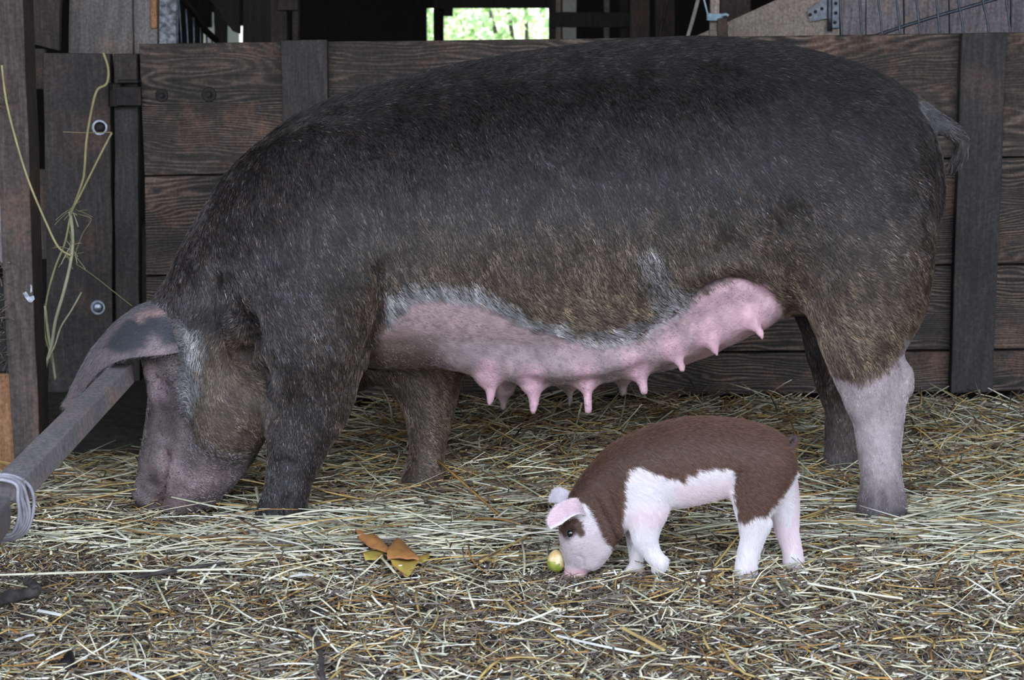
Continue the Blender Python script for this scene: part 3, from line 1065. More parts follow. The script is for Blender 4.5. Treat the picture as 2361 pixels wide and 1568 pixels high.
# far thigh
fs.tube([(1900, 430, 215, .29, .14), (1930, 560, 160, .32, .12), (1945, 700, 115, .34, .09), (1950, 800, 90, .35, .07), (1958, 880, 78, .36, .055), (1962, 930, 62, .36, .048),
         (1953, 990, 50, .365, .042), (1950, 1045, 48, .37, .042), (1946, 1085, 54, .37, .05)], k=0.045, n=36)
# front legs
fs.tube([(712, 760, 132, -.01, .095), (716, 850, 112, -.01, .080), (716, 910, 100, -.012, .068), (700, 980, 82, -.015, .056), (683, 1040, 68, -.018, .048), (668, 1095, 55, -.02, .044),
         (660, 1140, 52, -.02, .048), (648, 1188, 56, -.02, .052)], k=0.035, n=32)
fs.tube([(930, 760, 120, .26, .09), (972, 850, 92, .24, .07), (985, 900, 72, .235, .058), (990, 960, 56, .23, .048), (986, 1030, 43, .22, .040), (978, 1085, 46, .21, .042),
         (972, 1125, 54, .20, .05), (968, 1152, 58, .20, .052)], k=0.035, n=32)
# head
fs.tube([(468, 780, 138, .12, .140), (482, 870, 142, .12, .138), (488, 945, 138, .12, .132), (466, 1020, 122, .12, .115), (440, 1070, 108, .115, .095), (432, 1105, 88, .11, .080), (440, 1122, 60, .11, .066)], k=0.03, n=26)
fs.tube([(545, 930, 86, .03, .06), (535, 985, 78, .035, .055)], k=0.045)
fs.tube([(400, 960, 55, .11, .075), (385, 1020, 52, .11, .066), (366, 1075, 42, .11, .058), (352, 1118, 38, .11, .052), (346, 1146, 36, .11, .050)], k=0.02, n=18)
fs.tube([(322, 1132, 15, .11, .050), (346, 1148, 17, .11, .054), (372, 1152, 14, .11, .048)], k=0.006)
# brow / eyelid folds on the forehead edge
fs.tube([(346, 864, 15, .065, .022), (352, 872, 12, .05, .02)], k=0.012)
fs.tube([(358, 900, 18, .06, .022), (366, 918, 16, .055, .022)], k=0.016)
# belly: two rows of mammary swellings and teats
for yo, sgn in ((0.055, -1), (0.285, 1)):
    fs.tube([(1060, 800, 52, yo, .075), (1200, 820, 62, yo, .095), (1330, 822, 64, yo, .10), (1450, 800, 66, yo, .10), (1570, 752, 66, yo, .095),
             (1665, 718, 72, yo, .09), (1732, 704, 62, yo, .078)], k=0.03, n=30)
valley = [(500, 620), (545, 720), (590, 820), (622, 910)]
teats = [((1126, 862), (1131, 896), (1129, 930)), ((1228, 876), (1232, 912), (1229, 950)), ((1350, 872), (1354, 908), (1357, 947)), ((1466, 842), (1479, 872), (1485, 905)),
         ((1548, 800), (1562, 826), (1573, 850)), ((1632, 766), (1643, 790), (1650, 812)), ((1722, 728), (1742, 752), (1758, 775))]
for k_, (a_, b_, c_) in enumerate(teats):
    ty = .0 if k_ < 4 else -.034
    fs.tube([(*a_, 34, .022 + ty * .7, .034), (a_[0] * .5 + b_[0] * .5, a_[1] * .45 + b_[1] * .55, 17, .018 + ty, .018)], k=0.016, n=5)
    fs.tube([(*b_, 12.5, .015 + ty, .012), (b_[0] * .5 + c_[0] * .5, b_[1] * .5 + c_[1] * .5, 10, .012 + ty, .0095), (*c_, 8.5, .010 + ty, .008)], k=0.007, n=8)
for a_, c_ in (((1160, 905), (1160, 942)), ((1313, 890), (1314, 930)), ((1436, 872), (1436, 905))):
    fs.tube([(a_[0], a_[1] - 22, 36, .31, .035), (*a_, 18, .31, .018)], k=0.02, n=4)
    fs.tube([(*a_, 12, .31, .011), (*c_, 8, .31, .008)], k=0.007, n=5)
# tail
fs.tube([(2040, 222, 36, YC, .034), (2095, 242, 30, YC, .028), (2150, 276, 25, YC, .023), (2196, 302, 20, YC, .018), (2217, 330, 16, YC, .015), (2213, 356, 13, YC, .012), (2196, 382, 10, YC, .009)], k=0.018, n=26)
# cloven hooves
for (cx_, cy_, Y_) in ((2000, 1196, -.045), (2058, 1190, -.04), (618, 1196, -.03), (668, 1198, -.03), (945, 1162, .19), (996, 1160, .19), (1920, 1090, .36), (1968, 1092, .36)):
    fs.tube([(cx_ + 4, cy_ - 18, 28, Y_, .026), (cx_, cy_ + 4, 30, Y_, .030)], k=0.012, n=4)
V, Q = fs.mesh(4)
strokes = [
    (valley, 34, -0.026),
    ([(478, 590), (512, 660), (518, 740), (538, 800), (565, 850)], 15, -0.020),       # neck fold behind the cheek
    ([(572, 700), (588, 780), (602, 850), (622, 930), (632, 1000)], 14, -0.020),      # fold before the shoulder
    ([(545, 640), (556, 720), (572, 800)], 18, 0.010),
    ([(842, 870), (858, 815), (876, 750), (880, 670), (865, 590)], 18, -0.020),       # behind the elbow
    ([(1800, 700), (1740, 650), (1680, 640), (1620, 660), (1580, 700)], 12, -0.016),  # flank fold over the udder
    ([(1830, 690), (1770, 630), (1700, 605), (1630, 620), (1560, 670)], 26, 0.012),
    ([(1880, 740), (1895, 640), (1860, 540), (1780, 470)], 50, -0.009),
    ([(1580, 690), (1540, 735), (1460, 778), (1380, 788), (1290, 775)], 12, -0.006),
    ([(384, 1030), (382, 1075), (380, 1110), (372, 1150), (366, 1185)], 6, -0.018),                # mouth line
    ([(352, 1040), (366, 1070), (360, 1110)], 16, 0.006),
    ([(402, 1060), (398, 1100), (392, 1150)], 11, 0.008),
    ([(330, 1080), (345, 1092), (362, 1090)], 8, -0.006),
    ([(350, 870), (372, 884), (392, 890)], 6, -0.007), ([(346, 886), (368, 896), (384, 906)], 5, -0.006),
    ([(352, 930), (372, 950), (400, 955)], 9, -0.004), ([(345, 985), (372, 1005), (405, 1010)], 12, -0.006),
    ([(470, 1090), (500, 1100), (530, 1095)], 12, -0.006), ([(335, 1110), (350, 1118), (366, 1122)], 6, -0.006),
    ([(425, 880), (432, 960), (448, 1025), (490, 1068), (550, 1078), (600, 1060)], 18, -0.010),
    ([(470, 960), (500, 1010), (560, 1015)], 34, 0.010),
    ([(410, 1090), (450, 1125), (500, 1120)], 26, 0.010),
    ([(560, 860), (575, 930), (560, 1000)], 30, 0.010),
    ([(410, 880), (415, 930), (425, 1000)], 14, 0.003),
    ([(620, 1080), (650, 1060), (700, 1075)], 8, -0.005),
    ([(2031, 1128), (2035, 1165), (2036, 1200), (2036, 1240)], 6, -0.022),
    ([(2070, 780), (2040, 850), (1960, 890), (1920, 860)], 18, -0.003),
    ([(992, 1085), (982, 1125), (978, 1155), (976, 1190)], 6, -0.016),
    ([(1180, 870), (1290, 895), (1400, 880), (1520, 830)], 14, -0.007),
    ([(664, 1130), (654, 1170), (650, 1200), (648, 1240)], 6, -0.016),
]
V = sculpt(V, Q, strokes, YC)
N = vnormals(V, Q)
V = V + N * (0.0028 * vnoise(V, 14, 9) + 0.0012 * vnoise(V, 38, 10))[:, None]


def near_xy(P, yc):
    Pm = P.copy()
    Pm[:, 1] = np.minimum(Pm[:, 1], 2 * yc - Pm[:, 1])
    return proj(Pm)


PINK = [(838, 868), (858, 815), (885, 765), (925, 715), (985, 690), (1060, 690), (1108, 700), (1158, 735), (1230, 765), (1300, 786), (1380, 798), (1440, 792), (1500, 765), (1558, 728),
        (1590, 698), (1640, 662), (1700, 645), (1760, 656), (1800, 692), (1815, 760), (1760, 860), (1600, 930), (1350, 1010), (1100, 1000), (1000, 900), (900, 872)]
FRINGE = [(880, 700), (925, 655), (1000, 645), (1090, 652), (1155, 692), (1225, 738), (1320, 765), (1425, 760), (1500, 728), (1560, 690), (1600, 660), (1600, 700), (1510, 778), (1400, 815), (1290, 800), (1160, 760), (1060, 715), (985, 715), (900, 770)]
HINDWHITE = [(1880, 850), (1935, 872), (1985, 888), (2030, 872), (2065, 835), (2085, 780), (2130, 780), (2130, 1260), (1930, 1260), (1930, 1000), (1955, 960)]
FACE = [(300, 700), (400, 700), (412, 800), (432, 860), (420, 950), (440, 1020), (500, 1050), (600, 1060), (580, 1120), (500, 1190), (280, 1190), (280, 900)]
CHIN = [(385, 1080), (470, 1075), (540, 1085), (530, 1120), (500, 1170), (380, 1170)]
CHEEK = [(450, 800), (560, 780), (610, 880), (620, 980), (560, 1050), (480, 1050), (440, 960)]
GREYBAND = [(405, 745), (455, 760), (470, 820), (450, 900), (430, 960), (405, 900), (415, 830)]


def sow_zones(P):
    x, y = near_xy(P, YC)
    j = 10 * vnoise(P, 30, 21) + 6 * vnoise(P, 90, 22)
    z = {}
    z['pink'] = mask(x, y, PINK, 9, j)
    z['fringe'] = mask(x, y, FRINGE, 16, 1.4 * j)
    far = P[:, 1] > YC + 0.06
    z['pink'] = z['pink'] * (1 - ((P[:, 1] > 0.11) & (y > 845) & (x < 1075)))
    hindw = mask(x, y, HINDWHITE, 10, j)
    z['hindw'] = np.where(far & (x > 1850), 0.0, hindw)
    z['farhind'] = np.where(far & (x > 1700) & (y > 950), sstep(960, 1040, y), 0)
    z['face'] = mask(x, y, FACE, 22, 2 * j)
    z['chin'] = mask(x, y, CHIN, 25, j)
    z['cheek'] = mask(x, y, CHEEK, 45, j)
    z['band'] = mask(x, y, GREYBAND, 18, j)
    z['hoof'] = np.where(y > 1150, sstep(1160, 1185, y), 0) * (x > 1900)
    z['farfront'] = np.where(far & (x < 1150) & (x > 850), sstep(860, 1000, y), 0)
    z['tail'] = sstep(2090, 2130, x) * (y < 420) * (P[:, 1] > 0.1)
    tp = np.zeros(len(P))
    for a_, b_, c_ in teats:
        d, _ = seg_dist(x, y, [a_, b_, c_])
        tp = np.maximum(tp, 1 - sstep(10, 46, d))
    z['teat'] = tp * z['pink']
    return x, y, z


def sow_skin(P):
    x, y, z = sow_zones(P)
    n1 = 0.5 + 0.5 * vnoise(P, 11, 41)
    n2 = 0.5 + 0.5 * vnoise(P, 55, 42)
    c = np.tile(np.array([0.018, 0.015, 0.016]), (len(P), 1))
    low = sstep(430, 760, y) * sstep(700, 1050, x) * np.where(P[:, 1] > YC + 0.06, 0.3, 1.0)  # far side browned less, its shade painted into the skin colour
    c = lerp(c, (0.048, 0.034, 0.026), 0.8 * low)
    c = lerp(c, (0.085, 0.058, 0.048), z['cheek'] * 0.7)
    n3 = 0.5 + 0.5 * vnoise(P, 28, 44)
    c = lerp(c, (0.20, 0.155, 0.157), z['face'] * np.clip(0.2 + 1.3 * n1 * n3, 0, 1))
    c = lerp(c, (0.27, 0.185, 0.19), z['chin'] * np.clip(0.15 + 0.7 * n3, 0, 1))
    c = lerp(c, (0.10, 0.10, 0.11), z['band'] * 0.8)
    pink = lerp(np.tile(np.array([0.45, 0.315, 0.33]), (len(P), 1)), (0.32, 0.230, 0.235), n1 * 0.7)
    brownp = sstep(0, 1, (1 - sstep(900, 1060, x)) * sstep(740, 800, y)) + 0.7 * sstep(0.45, 0.8, 0.5 + 0.5 * vnoise(P, 7, 43)) * sstep(790, 850, y) * (x < 1560)
    pink = lerp(pink, (0.14, 0.095, 0.090), np.clip(brownp, 0, 1) * (0.6 + 0.35 * n2))
    pink = lerp(pink, (0.20, 0.160, 0.165), (0.25 + 0.5 * sstep(0.3, 0.7, 0.5 + 0.5 * vnoise(P, 16, 45))) * sstep(765, 815, y) * (1 - sstep(1560, 1640, x)))
    pink = lerp(pink, (0.165, 0.105, 0.098), 0.8 * mask(x, y, [(835, 880), (872, 775), (930, 765), (1000, 790), (1030, 850), (1000, 880)], 26, 12 * vnoise(P, 20, 47)))
    pink = lerp(pink, (0.17, 0.13, 0.14), 0.6 * sstep(0.55, 0.85, 0.5 + 0.5 * vnoise(P, 160, 46)))
    rear = sstep(1560, 1640, x)
    pink = lerp(pink, (0.55, 0.345, 0.39), rear * 0.8)
    pink = lerp(pink, (0.60, 0.36, 0.42), z['teat'] * 0.85)
    c = c * (1 - z['pink'])[:, None] + pink * z['pink'][:, None]
    hw = lerp(np.tile(np.array([0.37, 0.305, 0.32]), (len(P), 1)), (0.26, 0.21, 0.215), n1 * 0.8)
    hw = lerp(hw, (0.13, 0.105, 0.108), sstep(1075, 1165, y))
    c = c * (1 - z['hindw'])[:, None] + hw * z['hindw'][:, None]
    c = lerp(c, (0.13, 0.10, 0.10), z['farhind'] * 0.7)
    c = lerp(c, (0.16, 0.115, 0.112), z['farfront'] * (0.5 + 0.4 * n1))
    c = lerp(c, (0.060, 0.054, 0.056), z['hoof'] * 0.8)
    c = lerp(c, (0.085, 0.080, 0.090), z['tail'] * 0.8)
    mouth, _ = seg_dist(x, y, [(378, 1045), (384, 1075), (378, 1110), (374, 1160)])
    c = lerp(c, (0.50, 0.30, 0.31), (1 - sstep(3, 12, mouth)) * 0.45 * n3)
    eye, _ = seg_dist(x, y, [(340, 866), (356, 908)])
    c = lerp(c, (0.40, 0.29, 0.32), (1 - sstep(10, 40, eye)) * 0.65)
    fine = vnoise(P, 150, 48)
    return c * (0.85 + 0.3 * n2 + 0.22 * fine)[:, None]


def sow_coat(P, NN, r_):
    x, y, z = sow_zones(P)
    n = len(P)
    u = r_.uniform(size=n)
    n1 = 0.5 + 0.5 * vnoise(P, 6, 51)
    dark = lerp(np.tile(np.array([0.012, 0.0095, 0.009]), (n, 1)), (0.14, 0.098, 0.082), u ** 2.5)
    gl = r_.uniform(size=n) < 0.09  # sky glints painted as scattered pale bluish hairs
    dark[gl] = np.array([0.19, 0.195, 0.25]) * (0.4 + 0.9 * u[gl])[:, None]
    brown = lerp(np.tile(np.array([0.040, 0.028, 0.022]), (n, 1)), (0.40, 0.29, 0.19), u ** 1.8)
    low = np.clip(sstep(400, 780, y) * sstep(640, 1100, x) * (0.70 + 0.5 * n1), 0, 1)
    low = low * np.where(P[:, 1] > YC + 0.06, 0.15 + 0.3 * (x < 1200), 1.0)  # far legs coloured darker, the shadow they stand in put into the hair
    low = np.maximum(low, z['cheek'] * 0.75)
    low = low * (1 - 0.45 * sstep(1650, 1950, x) * (1 - sstep(600, 760, y)))
    c = dark * (1 - low)[:, None] + brown * low[:, None]
    white = np.tile(np.array([0.42, 0.41, 0.43]), (n, 1)) * (0.6 + 0.6 * u)[:, None]
    fr = np.clip(z['fringe'] + 0.75 * z['band'] + 0.5 * z['face'], 0, 1)
    pick = r_.uniform(size=n) < fr * 0.8
    c[pick] = white[pick]
    hw = r_.uniform(size=n) < z['hindw']
    c[hw] = white[hw]
    # whisk of pale hair before the flank
    d, _ = seg_dist(x, y, [(1500, 600), (1515, 650), (1530, 700)])
    wk = r_.uniform(size=n) < 0.55 * (1 - sstep(10, 55, d))
    c[wk] = white[wk]
    stray = r_.uniform(size=n) < 0.006
    c[stray] = np.array([0.55, 0.50, 0.42])
    pk = z['pink'] > 0.6
    c[pk] = np.array([0.20, 0.17, 0.17]) * (0.5 + 0.9 * u[pk])[:, None]
    tl = r_.uniform(size=n) < 0.7 * z['tail'] * (1 - sstep(2150, 2200, x))
    c[tl] = np.array([0.13, 0.125, 0.135]) * (0.6 + 0.6 * u[tl])[:, None]
    dens = 1 - (0.84 + 0.10 * (x > 1560)) * z['pink'] - 0.06 * z['teat']
    dens = np.where(z['fringe'] > 0.5, np.maximum(dens, 0.75 * z['fringe'] * (1 - 0.75 * z['pink'])), dens)
    fd = (z['face'] > 0.5) & (r_.uniform(size=n) < 0.7)
    c[fd] = np.where((u[fd] < 0.6)[:, None], np.array([[0.030, 0.026, 0.028]]), np.array([[0.34, 0.30, 0.30]]))
    c[hw] = c[hw] * np.array([0.92, 0.80, 0.82])
    dens = dens * (1 - 0.5 * z['hindw']) * (1 - 0.25 * z['face']) * (1 - 0.6 * z['hoof'])
    dens = np.where(y > 1150, dens * 0.5, dens)
    ln = np.full(n, 0.0125)
    ln = ln * (1 - 0.45 * z['face']) * (1 - 0.40 * z['hindw']) * (1 - 0.35 * sstep(880, 1000, y)) * (1 + 0.35 * z['fringe']) * (1 + 0.4 * z['band'])
    ln = np.where(pk, 0.0055, ln)
    ln = np.where((z['tail'] > 0.5) & (x < 2190), 0.009, ln)
    ln = np.where((x > 2195) & (y > 335), 0.030, ln)
    c = c * (1 - 0.66 * (1 - sstep(180, 560, y)) * (P[:, 2] > 0.3) * (1 - z['tail']))[:, None]  # shade of the upper back worked into the hair colour
    a_ = (P[:, 0] * 0.90 + P[:, 2] * 0.42); b_ = (P[:, 0] * 0.42 - P[:, 2] * 0.90)
    st_ = vnoise(np.stack([a_ * 170, b_ * 42, P[:, 1] * 60], 1), 1.0, 53) + 0.6 * vnoise(np.stack([a_ * 70, b_ * 20, P[:, 1] * 30], 1), 1.0, 54)
    c = c * np.clip(1.0 + 0.50 * st_, 0.3, 1.9)[:, None]
    c = c * (0.55 + 0.9 * np.clip(0.5 + 0.6 * vnoise(P * np.array([1, 1, 0.6]), 55, 52), 0, 1))[:, None]
    return c, dens, ln


def sow_flow(P, NN):
    x, y = near_xy(P, YC)
    d = np.zeros((len(P), 3))
    body = np.array([0.42, -0.05, -0.90])
    top = np.array([1.0, 0, -0.15])
    up = sstep(0.55, 0.98, NN[:, 2])
    d = lerp(np.tile(body, (len(P), 1)), top, up)
    rear = sstep(1500, 2000, x)
    d = lerp(d, (0.80, 0, -0.60), rear * (1 - 0.5 * up))
    leg = sstep(780, 900, y) * ((x > 1850) | (x < 830) & (x > 600) | (x > 890) & (x < 1080) & (P[:, 1] > YC))
    d = lerp(d, (0.12, 0, -1.0), leg)
    head = (1 - sstep(520, 620, x)) * sstep(640, 760, y)
    cheekc = np.stack([(y - 930) * 0.004 + 0.25, 0 * x, (x - 540) * 0.007 - 0.25], 1)
    d = d * (1 - head)[:, None] + cheekc * head[:, None]
    fore = (1 - sstep(400, 450, x)) * sstep(680, 760, y)
    d = lerp(d, (0.75, 0, 0.35), fore)
    tail = sstep(2060, 2110, x) * (y < 420)
    d = lerp(d, (0.9, 0, -0.5), tail)
    tt = (x > 2195) & (y > 325)
    d[tt] = (-0.35, 0, -0.95)
    bel = sstep(600, 760, y) * sstep(880, 1000, x) * (1 - sstep(1750, 1850, x))
    d = lerp(d, (0.9, 0, -0.45), bel * 0.7)
    return d


sow = thing('sow', 'big dark brown sow standing broadside with head down, pink belly and teats', 'pig', at(1270, 1190, YC) * np.array([1, 1, 0]))
body = fast_mesh('body', V, Q, M_skin, sow, smooth=True, origin=at(1270, 520, YC), colors=sow_skin(V))
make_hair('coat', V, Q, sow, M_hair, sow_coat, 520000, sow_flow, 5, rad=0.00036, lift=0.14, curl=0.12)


# ear: a thick drooping flap
def flap(edgeA, edgeB, nu, nv, bulge, th):
    A = spline([at(a, b, y) for a, b, y in edgeA], nu)
    B = spline([at(a, b, y) for a, b, y in edgeB], nu)
    top = []
    for i in range(nu):
        for j in range(nv):
            t = j / (nv - 1)
            p = A[i] * (1 - t) + B[i] * t
            s = math.sin(math.pi * t) * (1 - 0.75 * i / (nu - 1))
            top.append(p + np.asarray(bulge) * s)
    top = np.array(top)
    Qt = np.array([(i * nv + j, i * nv + j + 1, (i + 1) * nv + j + 1, (i + 1) * nv + j) for i in range(nu - 1) for j in range(nv - 1)])
    N_ = vnormals(top, Qt)
    edge = np.array([min(1.0, 0.35 + 1.3 * min(j, nv - 1 - j) / (nv - 1)) for i in range(nu) for j in range(nv)])
    bot = top - N_ * (th * edge)[:, None]
    n_ = len(top)
    V_ = np.concatenate([top, bot])
    Q_ = [*Qt.tolist()] + [[q[3] + n_, q[2] + n_, q[1] + n_, q[0] + n_] for q in Qt.tolist()]
    for i in range(nu - 1):
        for j in (0, nv - 1):
            a, b = i * nv + j, (i + 1) * nv + j
            Q_.append([a, b, b + n_, a + n_] if j == 0 else [b, a, a + n_, b + n_])
    for j in range(nv - 1):
        for i in (0, nu - 1):
            a, b = i * nv + j, i * nv + j + 1
            Q_.append([b, a, a + n_, b + n_] if i == 0 else [a, b, b + n_, a + n_])
    return V_, np.array(Q_)


EARDARK = [(238, 800), (262, 762), (290, 738), (325, 726), (385, 728), (430, 740), (440, 790), (385, 800), (352, 772), (335, 802), (300, 814), (262, 812)]


def ear_skin(P):
    x, y = proj(P)
    j = 5 * vnoise(P, 60, 61)
    c = np.tile(np.array([0.25, 0.19, 0.205]), (len(P), 1))
    c = lerp(c, (0.16, 0.125, 0.125), 0.5 + 0.5 * vnoise(P, 24, 62))
    c = lerp(c, (0.050, 0.052, 0.064), mask(x, y, EARDARK, 8, j))
    pk = mask(x, y, [(305, 728), (340, 712), (388, 708), (380, 724), (330, 740), (310, 742)], 5, j)
    c = lerp(c, (0.36, 0.23, 0.22), pk)
    return c


eA = [(452, 722, .10), (405, 698, .13), (372, 694, .17), (332, 706, .20), (288, 735, .22), (250, 778, .235), (218, 822, .245), (190, 880, .25), (158, 940, .25)]
eB = [(452, 800, .05), (418, 812, -.02), (372, 820, -.05), (322, 824, -.045), (280, 832, -.02), (242, 850, .035), (212, 880, .10), (186, 915, .17), (156, 950, .24)]
Ve, Qe = flap(eA, eB, 40, 18, (-0.012, -0.045, 0.035), 0.011)
Nn = vnormals(Ve, Qe)
Ve = Ve + Nn * (0.0022 * vnoise(Ve, 26, 63))[:, None]
ear = fast_mesh('ear', Ve, Qe, M_skin, sow, smooth=True, origin=at(320, 780, .06), colors=ear_skin(Ve))
ear['label'] = 'drooping grey and pink ear draped over the rail'


def ear_coat(P, NN, r_):
    n = len(P)
    u = r_.uniform(size=n)
    col = lerp(np.tile(np.array([0.06, 0.06, 0.07]), (n, 1)), (0.34, 0.32, 0.33), u ** 2.5)
    x, y = proj(P)
    dk = mask(x, y, EARDARK, 8)
    col = lerp(col, (0.05, 0.05, 0.06), dk * 0.8)
    return col, np.full(n, 0.9), np.full(n, 0.011)


make_hair('ear_hair', Ve, Qe, sow, M_hair, ear_coat, 9000, lambda P, N_: np.tile(np.array([-0.6, 0, -0.4]), (len(P), 1)), 8, rad=0.00028, lift=0.25, curl=0.25)

# ---------------------------------------------------------------- the piglet
YP = -0.42
fp = Field((-0.02 + float(at(1250, 1200, YP)[0]), YP - 0.13, -0.07), (0.03 + float(at(1860, 1200, YP)[0]), YP + 0.16, 0.36), 0.0036)
fp.tube([(1452, 1092, 78, YP, .060), (1520, 1078, 98, YP, .070), (1600, 1062, 101, YP, .073), (1680, 1054, 90, YP, .068), (1745, 1062, 82, YP, .064), (1772, 1075, 66, YP, .056)], k=0.012, n=26)
fp.tube([(1480, 1085, 82, YP, .060), (1430, 1110, 76, YP, .054), (1390, 1145, 68, YP, .048), (1362, 1185, 62, YP, .043), (1352, 1222, 60, YP, .041), (1352, 1252, 54, YP, .037)], k=0.012, n=22)
fp.tube([(1352, 1225, 58, YP, .040), (1346, 1262, 50, YP, .034), (1336, 1292, 34, YP, .024), (1328, 1312, 26, YP, .020), (1325, 1322, 23, YP, .019)], k=0.012, n=16)
fp.tube([(1383, 1258, 28, YP - .014, .022), (1365, 1285, 24, YP - .005, .020)], k=0.016)
fp.tube([(1304, 1323, 5, YP, .015), (1324, 1326, 6, YP, .017), (1344, 1323, 5, YP, .015)], k=0.005)
fp.tube([(1405, 1215, 34, YP - .012, .03), (1425, 1180, 44, YP - .01, .035)], k=0.02)
# front legs
fp.tube([(1494, 1105, 52, YP - .035, .026), (1493, 1165, 50, YP - .038, .026), (1488, 1205, 38, YP - .040, .022), (1488, 1240, 29, YP - .040, .018), (1498, 1265, 22, YP - .040, .015), (1510, 1284, 19, YP - .042, .014), (1522, 1296, 17, YP - .045, .013)], k=0.014, n=26)
fp.tube([(1490, 1150, 46, YP + .035, .024), (1472, 1215, 30, YP + .030, .018), (1466, 1262, 17, YP + .022, .013), (1467, 1295, 14, YP + .015, .012), (1464, 1318, 19, YP + .010, .014)], k=0.014, n=20)
# hind legs
fp.tube([(1755, 1075, 72, YP - .026, .034), (1745, 1130, 60, YP - .034, .032), (1737, 1175, 42, YP - .036, .025), (1739, 1210, 35, YP - .036, .020), (1734, 1245, 27, YP - .036, .016), (1724, 1282, 24, YP - .036, .015), (1720, 1316, 25, YP - .038, .017)], k=0.016, n=26)
fp.tube([(1765, 1085, 68, YP + .026, .034), (1790, 1140, 50, YP + .034, .030), (1808, 1185, 34, YP + .034, .024), (1815, 1225, 26, YP + .030, .017), (1825, 1262, 22, YP + .026, .014), (1830, 1298, 23, YP + .022, .016)], k=0.016, n=24)
fp.tube([(1768, 1205, 9, YP - .036, .010), (1764, 1218, 8, YP - .036, .009)], k=0.008)
for (cx_, cy_, Y_) in ((1710, 1324, YP - .044), (1730, 1324, YP - .036), (1822, 1308, YP + .02), (1840, 1308, YP + .026), (1456, 1322, YP + .008), (1472, 1324, YP + .012), (1527, 1302, YP - .046), (1514, 1304, YP - .044)):
    fp.tube([(cx_, cy_ - 8, 10, Y_, .009), (cx_ - 2, cy_ + 4, 10, Y_, .010)], k=0.005, n=3)
# curled tail
fp.tube([(1796, 1020, 16, YP, .012), (1812, 1020, 9, YP, .008), (1826, 1010, 7, YP - .004, .0055), (1837, 1012, 6.5, YP - .014, .005), (1828, 1030, 6.5, YP - .024, .005), (1820, 1050, 6, YP - .030, .0045), (1826, 1072, 5.5, YP - .030, .004), (1838, 1094, 4, YP - .024, .003)], k=0.006, n=30)
Vp, Qp = fp.mesh(3)
Vp = sculpt(Vp, Qp, [
    ([(1372, 1140), (1390, 1180), (1412, 1222), (1430, 1255)], 6, -0.007),
    ([(1400, 1120), (1412, 1160), (1428, 1200), (1444, 1235)], 7, -0.006),
    ([(1330, 1280), (1345, 1290), (1346, 1312)], 4, -0.003),
    ([(1308, 1236), (1316, 1229), (1322, 1222)], 6, -0.004),
    ([(1302, 1215), (1318, 1210), (1334, 1216)], 6, 0.003),
    ([(1540, 1180), (1545, 1140), (1535, 1100)], 10, -0.003),
    ([(1690, 1140), (1694, 1110), (1712, 1080)], 9, -0.004)], YP)

PWHITE = [(1436, 1200), (1438, 1160), (1442, 1120), (1450, 1086), (1472, 1076), (1486, 1084), (1505, 1094), (1540, 1101), (1576, 1113), (1583, 1096), (1606, 1098), (1612, 1084), (1645, 1082), (1690, 1085), (1690, 1110), (1692, 1150), (1702, 1196), (1716, 1208), (1738, 1197), (1765, 1190), (1776, 1180), (1800, 1150), (1826, 1106), (1838, 1085), (1900, 1085), (1900, 1400), (1440, 1400)]
PFACE = [(1200, 1150), (1350, 1160), (1362, 1185), (1388, 1225), (1396, 1252), (1410, 1262), (1420, 1400), (1200, 1400)]
PPATCH = [(1285, 1200), (1322, 1194), (1340, 1205), (1347, 1230), (1338, 1240), (1326, 1232), (1306, 1240), (1290, 1230)]


def piglet_zones(P):
    x, y = near_xy(P, YP)
    j = 4 * vnoise(P, 90, 71) + 2.5 * vnoise(P, 240, 72)
    w = np.maximum(mask(x, y, PWHITE, 4, j), mask(x, y, PFACE, 4, j))
    w = w * (1 - mask(x, y, PPATCH, 4, j))
    far = P[:, 1] > YP + 0.012
    w = np.where(far & (y > 1150) & (x > 1760), 1.0, w)
    ear_ = mask(x, y, [(1355, 1165), (1395, 1190), (1425, 1240), (1415, 1262), (1395, 1240), (1370, 1200)], 4, 0)
    return x, y, w * (1 - 0.9 * ear_), far


def piglet_skin(P):
    x, y, w, far = piglet_zones(P)
    n1 = 0.5 + 0.5 * vnoise(P, 40, 73)
    br = lerp(np.tile(np.array([0.085, 0.046, 0.036]), (len(P), 1)), (0.050, 0.032, 0.028), n1)
    wh = lerp(np.tile(np.array([0.80, 0.72, 0.73]), (len(P), 1)), (0.72, 0.58, 0.60), n1)
    face = (1 - sstep(1400, 1430, x)) * sstep(1180, 1220, y)
    wh = lerp(wh, (0.40, 0.325, 0.345), face * (0.55 + 0.4 * n1))
    sn = (1 - sstep(1346, 1362, x)) * sstep(1305, 1322, y)
    wh = lerp(wh, (0.60, 0.33, 0.37), sn * 0.8)
    c = br * (1 - w)[:, None] + wh * w[:, None]
    tail = sstep(1812, 1822, x) * (y < 1100) * (np.abs(P[:, 1] - YP) < 0.03) * (1 - sstep(1080, 1096, y))
    tail = tail * (y < 1040) + (np.abs(x - 1824) < 14) * (y < 1098) * (x > 1816) * (y >= 1040) * 0.7
    c = lerp(c, (0.075, 0.055, 0.058), np.clip(tail, 0, 1))
    hoof = sstep(1312, 1326, y) * (x > 1440)
    c = lerp(c, (0.30, 0.22, 0.22), hoof * 0.7)
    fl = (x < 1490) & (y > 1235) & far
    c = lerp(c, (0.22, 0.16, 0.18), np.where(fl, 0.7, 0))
    ed, _ = seg_dist(x, y, [(1309, 1238), (1316, 1228), (1324, 1224)])
    c = lerp(c, (0.05, 0.035, 0.035), (1 - sstep(5, 14, ed)) * 0.8)
    return c


